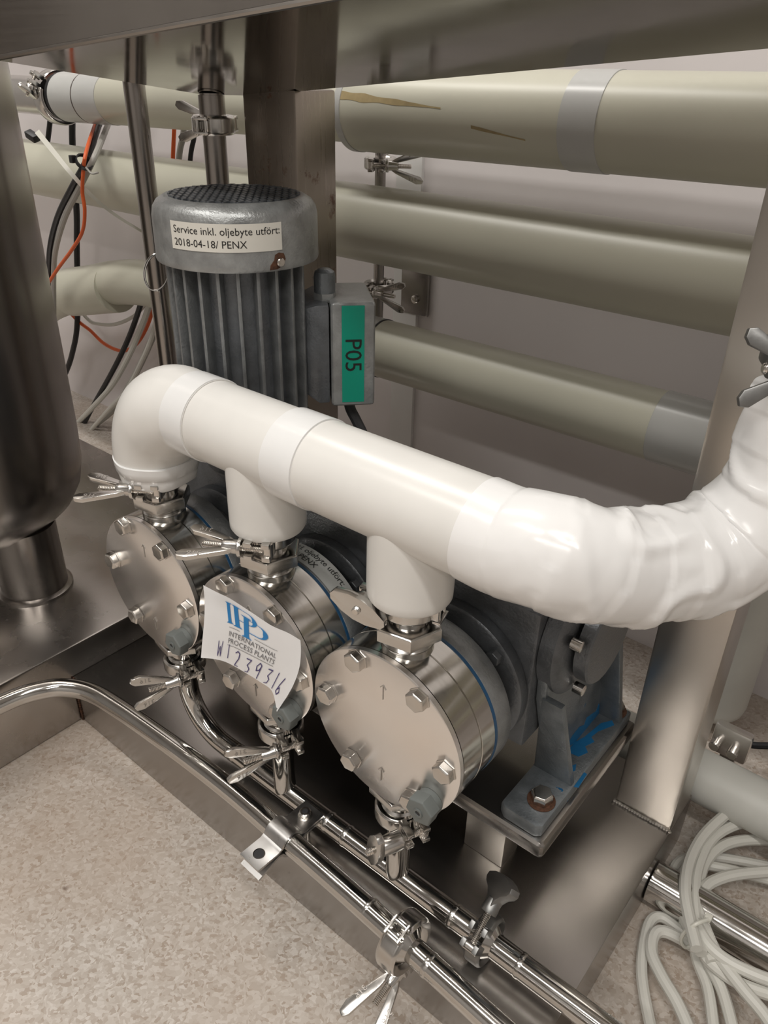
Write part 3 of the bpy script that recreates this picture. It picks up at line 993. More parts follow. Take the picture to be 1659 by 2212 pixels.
# wrapped hose: leaves the manifold, turns back and rises in front of the post
hp = [V(-0.2115, PYP, WZ), V(-0.19, PYP, WZ - 0.0005), at(1185, 1190, 1, 0.3575), at(1262, 1214, 1, 0.368), at(1335, 1224, 1, 0.386), at(1415, 1221, 1, 0.408), at(1505, 1203, 1, 0.432),
      at(1590, 1160, 1, 0.452), at(1662, 1078, 1, 0.462), at(1704, 975, 1, 0.466), at(1728, 880, 1, 0.467), at(1738, 835, 1, 0.467)]
path = spline(hp, 12)
L = [0]
for a, b_ in zip(path, path[1:]):
    L.append(L[-1] + (b_ - a).length)
n_ = 96
rings = []
T = [(path[min(i + 1, len(path) - 1)] - path[max(i - 1, 0)]).normalized() for i in range(len(path))]
x = V(0, 0, 1)
for i, p in enumerate(path):
    x = (x - T[i] * x.dot(T[i])).normalized()
    y = T[i].cross(x)
    s = L[i] / L[-1]
    ring = []
    for k in range(n_):
        a = 2 * PI * k / n_
        d = x * math.cos(a) + y * math.sin(a)
        lay = ((L[i] - 0.004 * math.cos(a + 0.7)) / 0.026) % 1.0
        r_ = RW + 0.0014 + 0.0012 * (1 - lay) * min(1, s * 5)
        r_ *= 1 - 0.26 * max(0, s - 0.62) / 0.38
        q_ = p + d * r_
        cr = 0.0030 * min(1, max(0, s - 0.10) * 5)
        w1 = noise.noise(q_ * 22 + V(3, 1, 0))
        w2 = max(0.0, 0.22 - abs(noise.noise(q_ * 24 + V(7, 2, 5)))) * -5.0 + 0.25 * abs(noise.noise(q_ * 60))
        ring.append(p + d * (r_ + cr * w1 * 0.9 - cr * 0.8 * w2))
    rings.append(ring)
MB().loft(rings).build('wrapped_hose', M['crinkle'], wp, base=wb_, sharp=60)

# ------------------------------------------------------------------ tri-clamps


def build_clamp(style, rin=0.0165, R=0.0215, hh=0.0078, wa=0.0, rod=0.044, stamp=False, nut0=0.0125, wl=1.0, cm='cast'):
    """ring about local Z, bolt along local +Y on the +X side, hinge on the -X side"""
    t = thing('pipe_clamp', None, 'clamp')
    th = math.radians
    for s in (1, -1):
        h = MB()
        a0, a1 = (th(13), th(170)) if s > 0 else (th(190), th(347))
        n = 26
        rings = []
        for k in range(n + 1):
            a = a0 + (a1 - a0) * k / n
            d = V(math.cos(a), math.sin(a), 0)
            u = V(0, 0, 1)
            rings.append([d * rin - u * hh * .55, d * (R - .002) - u * hh, d * R - u * hh * .7, d * R + u * hh * .7, d * (R - .002) + u * hh, d * rin + u * hh * .55])
        h.loft(rings)
        for zz in (-1, 1):
            h.box((R + 0.0040, s * 0.0072, zz * 0.0058), (0.0175, 0.0066, 0.0042))
        h.box((R - 0.001, s * 0.0078, 0), (0.005, 0.0058, 0.0155))
        h.box((-R - 0.0005, s * 0.0055, 0), (0.006, 0.005, 0.0105))
        h.build('clamp_half', M[cm], t, 0.0008)
    hg = MB()
    for zz in (-1, 1):
        hg.box((-R - 0.0022, 0, zz * 0.0066), (0.0062, 0.0165, 0.0022))
    for s in (-1, 1):
        hg.cyl((-R - 0.0022, s * 0.005, -0.0088), (-R - 0.0022, s * 0.005, 0.0088), 0.0021, n=12)
    hg.build('hinge_link', M['cast'], t, 0.0005)
    bx = R + 0.0065
    sb = MB()
    sb.lathe([(-0.0078, 0.0026), (-0.0062, 0.0043), (0.0062, 0.0043), (0.0078, 0.0026)], (bx, -0.0075, 0), (0, 0, 1), 16)
    pr = []
    y = -0.0045
    while y < rod:
        pr += [(y, 0.0031), (y + 0.0007, 0.0026)]
        y += 0.0014
    pr += [(rod, 0.0029), (rod + 0.0008, 0.0022)]
    sb.lathe(pr, (bx, 0, 0), (0, 1, 0), 14)
    sb.build('swing_bolt', M['bolt'], t, sharp=25)
    q = V(math.cos(wa), 0, math.sin(wa))
    yv = V(0, 1, 0)
    nn = q.cross(yv)
    w_ = MB()
    o = V(bx, 0, 0)
    if style == 'V':
        w_.lathe([(nut0, 0.0078), (nut0 + 0.003, 0.0082), (nut0 + 0.0035, 0.006), (nut0 + 0.012, 0.0056), (nut0 + 0.016, 0.005)], o, (0, 1, 0), 20)
        for s in (1, -1):
            poly = [(nut0 + 0.003, 0.003), (nut0 + 0.018, 0.0045), (nut0 + 0.0445, 0.0115), (nut0 + 0.0485, 0.0155), (nut0 + 0.0465, 0.0200), (nut0 + 0.039, 0.0205), (nut0 + 0.012, 0.0088)]
            w_.prism([(nut0 + (a - nut0) * wl, b_) for a, b_ in poly], o - nn * 0.0021 * s, yv, q * s, -0.0042)
    elif style == 'T':
        w_.lathe([(nut0, 0.0068), (nut0 + 0.004, 0.0068), (nut0 + 0.012, 0.0058)], o, (0, 1, 0), 20)
        half = [(nut0 + (a_ - nut0) * wl, b_ * (0.5 + wl / 2)) for a_, b_ in [(nut0 + 0.006, 0.0055), (nut0 + 0.013, 0.0068), (nut0 + 0.019, 0.0125), (nut0 + 0.0225, 0.0195), (nut0 + 0.0265, 0.0225), (nut0 + 0.0315, 0.0215), (nut0 + 0.035, 0.013), (nut0 + 0.0365, 0.004)]]
        poly = half + [(a, -b_) for a, b_ in reversed(half)]
        w_.prism(poly, o - nn * 0.0045, yv, q, -0.009)
    else:
        dp = 0.008 if style == 'D' else 0.02
        w_.lathe([(nut0, 0.0072), (nut0 + 0.002, 0.0082), (nut0 + dp, 0.0076)], o, (0, 1, 0), 20)
        poly = [(0.0225, 0.0), (0.0205, 0.0042), (0.010, 0.0085), (0, 0.0098), (-0.010, 0.0085), (-0.0205, 0.0042), (-0.0225, 0), (-0.0205, -0.0042), (-0.010, -0.0085), (0, -0.0098), (0.010, -0.0085), (0.0205, -0.0042)]
        w_.prism(poly, o + yv * (nut0 + dp), q, nn, 0.006 if q.cross(nn).y > 0 else -0.006)
    wn = w_.build('wing_nut', M[cm], t, 0.0009)
    if stamp and style == 'V':
        for s in (1, -1):
            vs, fs = text_geo('316', 0.0075, 1.0, 2)
            for face in (1, -1):
                MB().add([o + yv * (nut0 + 0.0285 + u) + q * s * (0.0115 + v_ * 0.9 + u * 0.12) + nn * face * 0.0023 for u, v_ in vs], fs).build('stamp', M['etch'], wn)
    return t


def place(t, c, axis, boltdir, flip, label, group='hinged pipe clamps'):
    z = Vector(axis).normalized()
    y = Vector(boltdir)
    y = (y - z * z.dot(y)).normalized()
    if flip:
        z = -z
    x = y.cross(z)
    t.matrix_world = Matrix(((x.x, y.x, z.x, c[0]), (x.y, y.y, z.y, c[1]), (x.z, y.z, z.z, c[2]), (0, 0, 0, 1)))
    tag(t, label, 'clamp', group)
    return t


ZC = PZ + 0.1065
c_hor = build_clamp('V', wa=0.12, stamp=True)
c_long = build_clamp('V', wa=PI / 2, stamp=True)
place(c_hor, (PX[0], PYP, ZC), (0, 0, 1), (-0.82, -0.57, 0), True, 'clamp with long wing nut under the white elbow, above the pump nearest the vessel')
place(copy_tree(c_hor), (PX[1], PYP, ZC), (0, 0, 1), (-0.86, -0.50, 0.0), True, 'clamp with long wing nut above the middle pump, under the white branch')
c_d = build_clamp('D', wa=0.35, rod=0.0285)
place(c_d, (PX[2], PYP, ZC), (0, 0, 1), (0.25, -0.97, 0), False, 'clamp with short diamond nut above the pump nearest the right post')
ZD = PZ - 0.1065
place(c_long, (PX[0], PYP, ZD), (0, 0, 1), (-0.36, -0.93, 0), True, 'clamp with spread wing nut under the pump nearest the vessel, at the drain tube bend')
place(copy_tree(c_long), (PX[1], PYP, ZD), (0, 0, 1), (-0.42, -0.90, 0), True, 'clamp with spread wing nut under the middle pump')
c_e = build_clamp('E', wa=PI / 2 + 0.3, rod=0.043)
place(c_e, (PX[2], PYP, ZD), (0, 0, 1), (-0.42, -0.90, 0), True, 'clamp with barrel nut under the pump nearest the right post')

# ------------------------------------------------------------------ drain manifold
RT = 0.0104
db = V(-0.3, PYP, TZ - RT)
dm = thing('drain_manifold', 'polished steel drain tube with branches below the pumps', 'pipe', db)
rb = 0.052
cx_ = PX[0] + rb
pts = [V(PX[0], PYP, ZD - 0.004), V(PX[0], PYP, TZ + rb)]
pts += [V(cx_ - rb * math.cos(a), PYP, TZ + rb - rb * math.sin(a)) for a in [PI / 2 * i / 14 for i in range(1, 15)]]
pts += [V(-0.45, PYP, TZ), V(0.55, PYP, TZ)]
MB().tube(pts, RT, 32).build('main_tube', M['polish'], dm, base=db, sharp=50)
for x in PX[1:]:
    MB().lathe([(TZ - 0.002, RT - 0.0004), (TZ + 0.011, RT + 0.0006), (TZ + 0.016, RT), (ZD - 0.006, RT), (ZD - 0.002, 0.0162), (ZD + 0.001, 0.0162)], (x, PYP, 0), (0, 0, 1), 32).build('branch_tube', M['polish'], dm, base=db, sharp=50)
MB().lathe([(-0.008, RT), (-0.003, 0.0162), (0.0015, 0.0162)], (PX[0], PYP, ZD), (0, 0, 1), 32).build('ferrule', M['polish'], dm, base=db)
for x in (-0.345, -0.322, -0.2005, -0.1355, -0.475):
    MB().lathe([(-0.0022, RT), (-0.001, RT + 0.0004), (0.001, RT + 0.0004), (0.0022, RT)], (x, PYP, TZ), (1, 0, 0), 32).build('weld_ring', M['cast'], dm, base=db)
c_t = build_clamp('T', wl=0.85, cm='dull', wa=PI / 2 + 0.75, rod=0.026, nut0=0.021)
XT = -0.170
place(c_t, (XT, PYP, TZ), (1, 0, 0), (0, 0.80, 0.6), True, 'clamp with broad fan-shaped nut on the rear drain tube')
for x in (XT,):
    MB().lathe([(-0.010, RT), (-0.004, 0.0162), (0.004, 0.0162), (0.010, RT)], (x, PYP, TZ), (1, 0, 0), 32).build('ferrule', M['polish'], dm, base=db)

# front tube with a bend
ft_px = [(-160, 1618), (-60, 1553), (0, 1522), (45, 1503), (84, 1492), (118, 1486), (148, 1486), (180, 1491), (212, 1503), (250, 1526), (295, 1556)]
fz = -0.615
pts = [at(a, b_, 2, fz) for a, b_ in ft_px] + [at(400, 1631, 2, fz), at(508, 1715, 2, fz), at(615, 1808, 2, fz), at(725, 1903, 2, fz), at(835, 2001, 2, fz), at(943, 2098, 2, fz), at(1062, 2206, 2, fz)]
last = pts[-1] + (pts[-1] - pts[-2]).normalized() * 0.55
pts.append(last)
ftb = V(-0.4, 0.31, fz - RT)
ft = thing('drain_tube', 'bright steel tube with one bend in front of the base plate', 'pipe', ftb)
MB().tube(spline(pts, 6), RT, 32).build('tube', M['polish'], ft, base=ftb, sharp=50)
fdir = (at(943, 2098, 2, fz) - at(508, 1715, 2, fz)).normalized()
for a, b_ in ((798, 1966), (928, 2085)):
    p = at(a, b_, 2, fz)
    MB().lathe([(-0.0025, RT), (-0.001, RT + 0.0005), (0.001, RT + 0.0005), (0.0025, RT)], p, fdir, 32).build('weld_ring', M['cast'], ft, base=ftb)
cp_ = at(872, 2034, 2, fz)
MB().lathe([(-0.010, RT), (-0.004, 0.0162), (0.004, 0.0162), (0.010, RT)], cp_, fdir, 32).build('ferrule', M['polish'], ft, base=ftb)
c_f = build_clamp('V', R=0.0255, hh=0.0098, wl=1.18, wa=PI / 2, stamp=True, rod=0.046)
place(c_f, cp_, fdir, (-0.15, -0.9, -0.30), True, 'large clamp with stamped wing nut on the front tube')

# two-part pipe clip on the front tube
kp = at(612, 1806, 2, fz)
kb = V(kp.x, kp.y, fz - 0.014)
clip = thing('pipe_clip', 'flat steel pipe clip with one screw holding the front tube', 'clip', kb)
wx = fdir
wy = V(-fdir.y, fdir.x, 0).normalized()
wz = V(0, 0, 1)


def strap_piece(sgn, zo):
    """omega strap across the tube; sgn +1 upper, -1 lower"""
    mb = MB()
    th_ = 0.0024
    r0 = RT + 0.0016
    prof = []
    hw_ = 0.040
    prof.append((-hw_, zo))
    prof.append((-r0 - 0.004, zo))
    for i in range(13):
        a = PI - PI * i / 12
        prof.append((r0 * math.cos(a), max(0.0, r0 * math.sin(a)) * sgn if abs(math.cos(a)) < 0.95 else zo + 0.002 * sgn))
    prof.append((r0 + 0.004, zo))
    prof.append((hw_, zo))
    return prof, th_


def strip_mesh(prof, th_, wd):
    mb = MB()
    P = [Vector((a, b_)) for a, b_ in prof]
    rings = []
    for i, p in enumerate(P):
        t_ = (P[min(i + 1, len(P) - 1)] - P[max(i - 1, 0)]).normalized()
        n2 = Vector((-t_.y, t_.x)) * th_ / 2
        ring = []
        for q_, s in ((p + n2, 1), (p + n2, -1), (p - n2, -1), (p - n2, 1)):
            ring.append(kp + wy * q_.x + wz * q_.y + wx * s * wd / 2)
        rings.append(ring)
    mb.loft(rings)
    return mb


p_, t_ = strap_piece(1, 0.0018)
strip_mesh(p_, t_, 0.025).build('upper_strap', M['clip'], clip, base=kb, sharp=40)
p_, t_ = strap_piece(-1, -0.0018)
p_[0] = (p_[0][0], p_[0][1] - 0.009)
strip_mesh(p_, t_, 0.025).build('lower_strap', M['clip'], clip, base=kb, sharp=40)
sc_ = kp + wy * 0.0275 + wz * 0.0031
MB().lathe([(0, 0.0068), (0.0012, 0.0068), (0.0013, 0.0055), (0.0055, 0.0055), (0.0062, 0.0046)], sc_, (0, 0, 1), 24).build('screw', M['bolt'], clip, base=kb)
MB().lathe([(0, 0.0028), (0.0003, 0.0028)], sc_ + wz * 0.0062, (0, 0, 1), 6).build('socket', M['dark'], clip, base=kb)
hc = kp - wy * 0.0285 + wz * 0.0031
MB().lathe([(0, 0.0048), (0.0002, 0.0048)], hc, (0, 0, 1), 24).build('bolt_hole', M['dark'], clip, base=kb)
MB().ringtube(hc, (0, 0, 1), 0.0004, 0.0047, 0.0055, 24).build('hole_rim', M['polish'], clip, base=kb)
MB().cyl(kp + wy * 0.0275 - V(0, 0, 0.0355), kp + wy * 0.0275 + V(0, 0, 0.001), 0.004, n=12).build('standoff', M['bolt'], clip, base=kb)

# ------------------------------------------------------------------ pipes along the back wall
YB = 0.80


def wall_pipe(name, pts, r, label, bands, mat=None):
    b = Vector(pts[0])
    t = thing(name, label, 'pipe', b, 'insulated pipes along the back wall')
    MB().tube(pts, r, 56).build('pipe_jacket', mat or M['jacket_bg'], t, base=b, sharp=50)
    P = [Vector(p) for p in pts]
    for x0, x1, m_ in bands:
        # band between two x positions, following the straight run
        a, c_ = P[-2] if len(P) > 2 else P[0], P[-1]
        d = (c_ - a)
        f0, f1 = (x0 - a.x) / d.x, (x1 - a.x) / d.x
        p0, p1 = a + d * f0, a + d * f1
        Lb = (p1 - p0).length
        MB().lathe([(0, r + 0.0003), (0.0004, r + 0.0009), (Lb - 0.0004, r + 0.0009), (Lb, r + 0.0003)], p0, d, 56).build('tape_band', m_, t, base=b)
    return t


top_l, top_r = V(-1.352, YB, -0.0562), V(0.9, YB, -0.034)
wall_pipe('wall_pipe', [top_l, V(-0.70, YB, -0.047)], 0.0365, 'grey-white insulated pipe section meeting the big clamp, topmost on the left', [(-1.345, -1.21, M['tape_bg']), (-1.2765, -1.2725, M['rust']), (-1.353, -1.344, M['black'])])
top_pipe = wall_pipe('wall_pipe', [V(-0.70, YB, -0.047), top_r], 0.0455, 'topmost fat insulated pipe on the back wall, right of the rusty post', [(-0.405, -0.365, M['tape_bg']), (-0.70, -0.69, M['tape_bg'])])
wall_pipe('wall_pipe', [V(-1.75, YB, -0.1766), V(0.9, YB, -0.1766)], 0.0465, 'middle insulated pipe of three on the back wall', [(-0.765, -0.758, M['tape_bg'])])
bl = [V(-1.66, YB, -0.50), V(-1.55, YB, -0.438), V(-1.44, YB, -0.396), V(-1.34, YB, -0.366), V(-1.26, YB, -0.347), V(-1.18, YB, -0.3365), V(-1.08, YB, -0.335), V(0.9, YB, -0.335)]
bp = wall_pipe('wall_pipe', [bl[0]] + spline(bl[:-1], 4)[1:] + [bl[-1]], 0.0388, 'lowest insulated pipe on the back wall, bending down at the left', [(-0.69, -0.655, M['tape_bg']), (-0.655, -0.652, M['black']), (-0.262, -0.19, M['tape_bg'])])
MB().lathe([(0, 0.0455), (0.16, 0.0445)], V(-1.44, YB, -0.396), V(0.26, 0, 0.0595), 48).build('pipe_sleeve', M['jacket_bg'], bp, base=Vector(bl[0]))

# rust run on the topmost pipe, right of the post
tpb = V(-0.70, YB, -0.047)
for (x0, x1, a0, w0), nm in (((-0.698, -0.545, 158, 9), 0), ((-0.505, -0.44, 190, 3.0), 1)):
    vs, fs = [], []
    for i in range(25):
        k = i / 24
        x = x0 + (x1 - x0) * k
        zc_ = -0.047 + 0.013 * (x + 0.70) / 1.6
        wd = max(0.9, w0 * (1 - k) ** 0.8 * (0.75 + 0.3 * noise.noise(V(x * 45, 3.3, nm))))
        for s_ in (-1, 1):
            a = math.radians(a0 + 12 * k + s_ * wd)
            vs.append(V(x, YB + 0.0458 * math.cos(a), zc_ + 0.0458 * math.sin(a)))
        if i:
            fs.append((2 * i - 2, 2 * i - 1, 2 * i + 1, 2 * i))
    MB().add(vs, fs).build('rust_run', M['ochre'], top_pipe, base=tpb)

# big clamp where the topmost pipe meets the vessel line
c_big = build_clamp('D', rin=0.033, R=0.0425, hh=0.013, wa=0.3, rod=0.03)
place(c_big, (-1.371, YB, -0.057), (1, 0, 0), (0.15, -0.55, -0.8), False, 'big dark clamp at the left end of the topmost pipe')
MB_ = MB().lathe([(0, 0.030), (0.25, 0.030)], V(-1.385, YB, -0.057), (-1, 0, 0), 40)
tag(MB_.build('pipe_stub', M['cast']), 'bare steel pipe stub behind the vessel, beyond the big clamp', 'pipe')


def zrod(name, px, py, Y, r, z0, z1, mat, label, cat='pipe'):
    p = at(px, py, 1, Y)
    b = V(p.x, p.y, z0)
    o = MB().cyl((0, 0, 0), (0, 0, z1 - z0), r, n=24).build(name, mat)
    o.location = b
    return tag(o, label, cat), p


# vertical tubes left of and behind the motor
o, p1 = zrod('support_tube', 316, 400, 0.56, 0.0115, -0.608, 0.09, M['vessel'], 'slim upright steel tube left of the motor')
sp_ = at(466, 330, 1, 0.590)
pb = V(sp_.x, sp_.y, -0.40)
su = thing('drop_pipe', 'short steel pipe hanging from the tank behind the motor', 'pipe', pb)
zt = tz(sp_.x, sp_.y)
MB().cyl((sp_.x, sp_.y, -0.40), (sp_.x, sp_.y, zt + 0.001), 0.0122, n=32).build('tube', M['vessel'], su, base=pb)
zc = at(466, 270, 1, 0.590).z
MB().lathe([(zc - 0.01, 0.0122), (zc - 0.004, 0.017), (zc + 0.004, 0.017), (zc + 0.01, 0.0122)], (sp_.x, sp_.y, 0), (0, 0, 1), 32).build('ferrule', M['polish'], su, base=pb)
MB().lathe([(zt - 0.024, 0.0136), (zt - 0.001, 0.0136)], (sp_.x, sp_.y, 0), (0, 0, 1), 32).build('socket', M['vessel'], su, base=pb)
c_m = build_clamp('V', wa=PI / 2, rod=0.04, R=0.0225, hh=0.0095)
place(c_m, (sp_.x, sp_.y, zc), (0, 0, 1), (-0.93, -0.36, 0), False, 'dark clamp with flared wing nut above the motor')

gp_ = at(822, 352, 1, 0.85)
o, _ = zrod('wall_tube', 822, 352, 0.85, 0.0072, -0.36, 0.02, M['vessel'], 'thin steel tube standing against the wall between the pipes')
place(copy_tree(c_long), (gp_.x, gp_.y, at(822, 352, 1, 0.85).z), (0, 0, 1), (0.80, 0.45, 0), False, 'small clamp with wing nut pointing right on the thin wall tube')
g2 = at(822, 622, 1, 0.85)
place(copy_tree(c_long), (gp_.x, gp_.y, g2.z), (0, 0, 1), (0.85, 0.1, 0.25), False, 'small clamp low on the thin wall tube, behind the terminal box')
p = at(897, 632, 1, YW - 0.004)
bp2 = thing('wall_bracket', 'small flat steel bracket screwed to the wall beside the thin tube', 'bracket', (p.x, p.y, p.z))
MB().box((0, 0, 0.01), (0.05, 0.006, 0.085)).build('plate', M['vessel'], bp2, 0.003)
MB().lathe([(0, 0.006), (-0.004, 0.006), (-0.005, 0.004)], (0.004, -0.003, -0.008), (0, 1, 0), 16).build('screw', M['bolt'], bp2)
# cable gland under the topmost pipe
p = at(706, 302, 1, 0.86)
cg = thing('hanging_gland', 'grey cable gland hanging below the topmost pipe', 'cable gland', p)
MB().lathe([(0.02, 0.011), (0.0, 0.012), (-0.01, 0.0105), (-0.016, 0.005)], (0, 0, 0), (0, 0, 1), 20).build('gland_body', M['plug'], cg)
MB().tube([V(0, 0, -0.012), V(0.002, 0, -0.04), V(0.004, 0.002, -0.09), V(0.004, 0.004, -0.14)], 0.0037, 10).build('cable', M['cable_grey'], cg)

# ------------------------------------------------------------------ cables on the left


def cable(name, px, Y, r, mat, label, group='loose cables on the left'):
    ys = Y if isinstance(Y, (list, tuple)) else [Y] * len(px)
    pts = spline([at(a, b_, 1, y) for (a, b_), y in zip(px, ys)], 8)
    return tag(MB().tube(pts, r, 10).build(name, mat), label, 'cable', group)


YC = 0.715
cable('power_cable', [(250, 190), (217, 262), (190, 340), (158, 400), (126, 465), (109, 530), (106, 590), (108, 680)], [.87, .853, YC + .012, YC, YC, YC, .72, .72], 0.0049, M['black'], 'black cable tied to the grey one, curving down behind the vessel')
cable('power_cable', [(262, 190), (236, 262), (206, 335), (172, 405), (140, 470), (121, 535), (116, 590), (116, 690)], [.872, .855, YC + .016, YC + .004, YC + .004, YC + .004, .724, .724], 0.0047, M['cable_grey'], 'grey cable beside the tied black cable')
cable('signal_cable', [(240, 170), (209, 258), (187, 325), (180, 370), (178, 415), (183, 455), (178, 500), (155, 540), (122, 585), (80, 650)], [.868, .851, YC + .004, YC - .008, YC - .008, YC - .008, YC - .008, YC - .008, YC - .008, YC - .008], 0.0029, M['orange'], 'orange cable crossing the upper pipes at the left')
cable('power_cable', [(158, 200), (156, 270), (157, 320), (162, 400), (166, 470), (166, 540), (168, 640), (166, 710), (158, 755), (144, 800), (110, 870)], 0.87, 0.006, M['black'], 'black cable dropping straight down behind the wall pipes')
cable('power_cable', [(112, 190), (108, 262), (100, 330), (92, 420)], 0.87, 0.005, M['black'], 'black cable end beside the big clamp')
cable('signal_cable', [(120, 640), (165, 690), (195, 714), (222, 740), (250, 755), (272, 757), (296, 742), (318, 705), (334, 655), (350, 590), (368, 470), (374, 330), (378, 240)], 0.875, 0.0036, M['orange'], 'orange cable sagging in a loop below the lowest pipe')
cable('signal_cable', [(150, 640), (190, 690), (215, 700), (250, 700), (290, 682), (330, 640)], 0.872, 0.0036, M['cable_white'], 'white cable hanging close under the lowest pipe')
cable('power_cable', [(330, 560), (306, 650), (284, 715), (262, 765), (236, 815), (205, 870), (172, 933), (140, 985)], 0.84, 0.0052, M['black'], 'black cable running down to the floor left of the elbow')
cable('power_cable', [(348, 560), (322, 660), (298, 725), (270, 785), (240, 835), (200, 880), (160, 922), (130, 955)], 0.835, 0.0056, M['cable_white'], 'thick white cable running down beside the black one')
cable('power_cable', [(365, 560), (342, 690), (316, 760), (286, 820), (250, 880), (205, 920), (168, 955), (120, 1000)], 0.845, 0.0062, M['cable_grey'], 'thick grey cable nearest the motor, running down left')
cable('power_cable', [(352, 620), (330, 720), (306, 780), (272, 845), (235, 885), (200, 925), (160, 975)], 0.83, 0.0045, M['cable_white'], 'slim white cable running down to the side beam')
cable('power_cable', [(400, 215), (396, 290), (388, 330), (380, 420)], 0.87, 0.005, M['cable_grey'], 'grey cable seen behind the flared wing nut')
cable('power_cable', [(424, 215), (420, 290), (412, 335), (405, 420)], 0.875, 0.004, M['black'], 'thin black cable seen behind the flared wing nut')
# nylon strap and black ties
sp0, sp1 = at(84, 288, 1, 0.70), at(150, 372, 1, 0.70)
pts = spline([at(80, 284, 1, 0.70), at(115, 327, 1, 0.70), at(150, 370, 1, 0.70), at(195, 420, 1, 0.72), at(250, 465, 1, 0.76), at(315, 505, 1, 0.80)], 6)
mb = MB()
rings = []
for i, p in enumerate(pts):
    t_ = (pts[min(i + 1, len(pts) - 1)] - pts[max(i - 1, 0)]).normalized()
    s_ = t_.cross(p.normalized()).normalized()
    w_ = 0.0042 * (1 - 0.55 * i / len(pts))
    n2 = s_.cross(t_) * 0.0006
    rings.append([p + s_ * w_ + n2, p - s_ * w_ + n2, p - s_ * w_ - n2, p + s_ * w_ - n2])
mb.loft(rings)
tag(mb.build('nylon_strap', M['strap']), 'long pale nylon strap hanging across from the big clamp', 'strap')
p = at(182, 350, 1, YC - 0.004)
zt_ = thing('cable_tie', 'black cable tie around the black, grey and orange cables', 'cable tie', p)
d_ = (at(206, 335, 1, YC) - at(172, 405, 1, YC)).normalized()
x_, y_, _ = frame_from(d_)
MB().ringtube(d_ * -0.003, d_, 0.006, 0.0115, 0.0135, 20).build('loop', M['black'], zt_)
MB().box(V(-0.011, -0.012, 0.004), (0.009, 0.008, 0.011)).build('lock', M['black'], zt_, 0.001)
MB().tube(spline([V(0.012, -0.006, -0.006), V(0.022, -0.004, -0.014), V(0.034, 0, -0.012)], 5), 0.0016, 6).build('tail', M['cable_grey'], zt_)
p = at(70, 294, 1, 0.705)
tl = MB().box(p, (0.02, 0.012, 0.012), (0.9, 0.2, -0.4), (0.1, 0.9, 0.3)).build('strap_buckle', M['black'], None, 0.002)
tag(tl, 'black buckle holding the nylon strap under the big clamp', 'buckle')
# cable below the terminal box
cable('power_cable', [(748, 840), (756, 880), (768, 905), (785, 940), (800, 985)], [0.530, 0.530, 0.531, 0.533, 0.535], 0.0052, M['dark'], 'dark cable leaving the bottom of the terminal box', 'motor cable')

# ------------------------------------------------------------------ right side
# clamp at the top of the wrapped hose, partly out of the picture
hcx = hp[-1] + V(-0.005, -0.002, 0.018)
MB().cyl(hp[-1] - V(0, 0, 0.002), hp[-1] + V(0.002, 0.0, 0.09), 0.0125, n=24).build('tube_end', M['polish'], wp, base=wb_)
c_r = build_clamp('V', wa=PI / 2 - 0.35, rod=0.03, wl=0.6, cm='dull')
place(c_r, hcx, (0, 0, 1), (-0.80, -0.55, 0.12), True, 'clamp with dark wing nut at the right edge, in front of the right post')

# floor level: steel tube, white pipe, pipe bracket
a, b_ = at(1450, 1925, 2, -0.698), at(1659, 2045, 2, -0.698)
o = MB().cyl((-0.095, 0.557, -0.698), (0.45, 0.562, -0.698), 0.0205, n=40).build('floor_tube', M['polish'])
tag(o, 'wide polished steel tube lying on the floor beside the frame', 'pipe')
lp = V(-0.25, 0.683, -0.66)
lo_ = thing('floor_pipe', 'fat white plastic pipe low behind the right post', 'pipe', lp)
MB().cyl((-0.25, 0.683, -0.66), (0.5, 0.676, -0.66), 0.0285, n=40).build('pipe', M['pvc_low'], lo_, base=lp)
for x in (-0.2, 0.3):
    MB().box2((x, 0.665, ZF), (x + 0.02, 0.70, -0.68)).build('support', M['vessel'], lo_, base=lp)
p = at(1585, 1470, 1, 0.84)
dp_ = thing('downpipe', 'white downpipe with a rounded closed end beside the right post', 'pipe', (p.x - 0.02, 0.84, at(1585, 1556, 1, 0.84).z))
MB().lathe([(0, 0.0), (0.001, 0.02), (0.006, 0.034), (0.014, 0.041), (0.024, 0.043), (0.55, 0.043)], (0, 0, 0), (0, 0, 1), 48).build('pipe', M['pvc_low'], dp_)
p = at(1580, 1602, 1, 0.735)
pbk = thing('pipe_bracket', 'small steel bracket with two bolts at the floor, right of the post', 'bracket', (p.x, p.y, ZF))
z0 = p.z - ZF
MB().box((0, 0, z0), (0.040, 0.012, 0.040), (1, 0, 0), (0, 1, 0)).build('plate', M['face'], pbk, 0.004)
MB().box((0, 0.012, z0 / 2), (0.016, 0.012, z0)).build('stem', M['vessel'], pbk)
for x in (0.006, -0.013):
    MB().lathe([(0, 0.006), (-0.010, 0.006), (-0.011, 0.005)], (x, -0.006, z0 - 0.004), (0, 1, 0), 16).build('bolt', M['bolt'], pbk)
cable('floor_cable', [(1600, 1603), (1630, 1610), (1680, 1612), (1740, 1620)], 0.75, 0.004, M['black'], 'black cable leaving the small bracket at the right edge', 'floor cable')

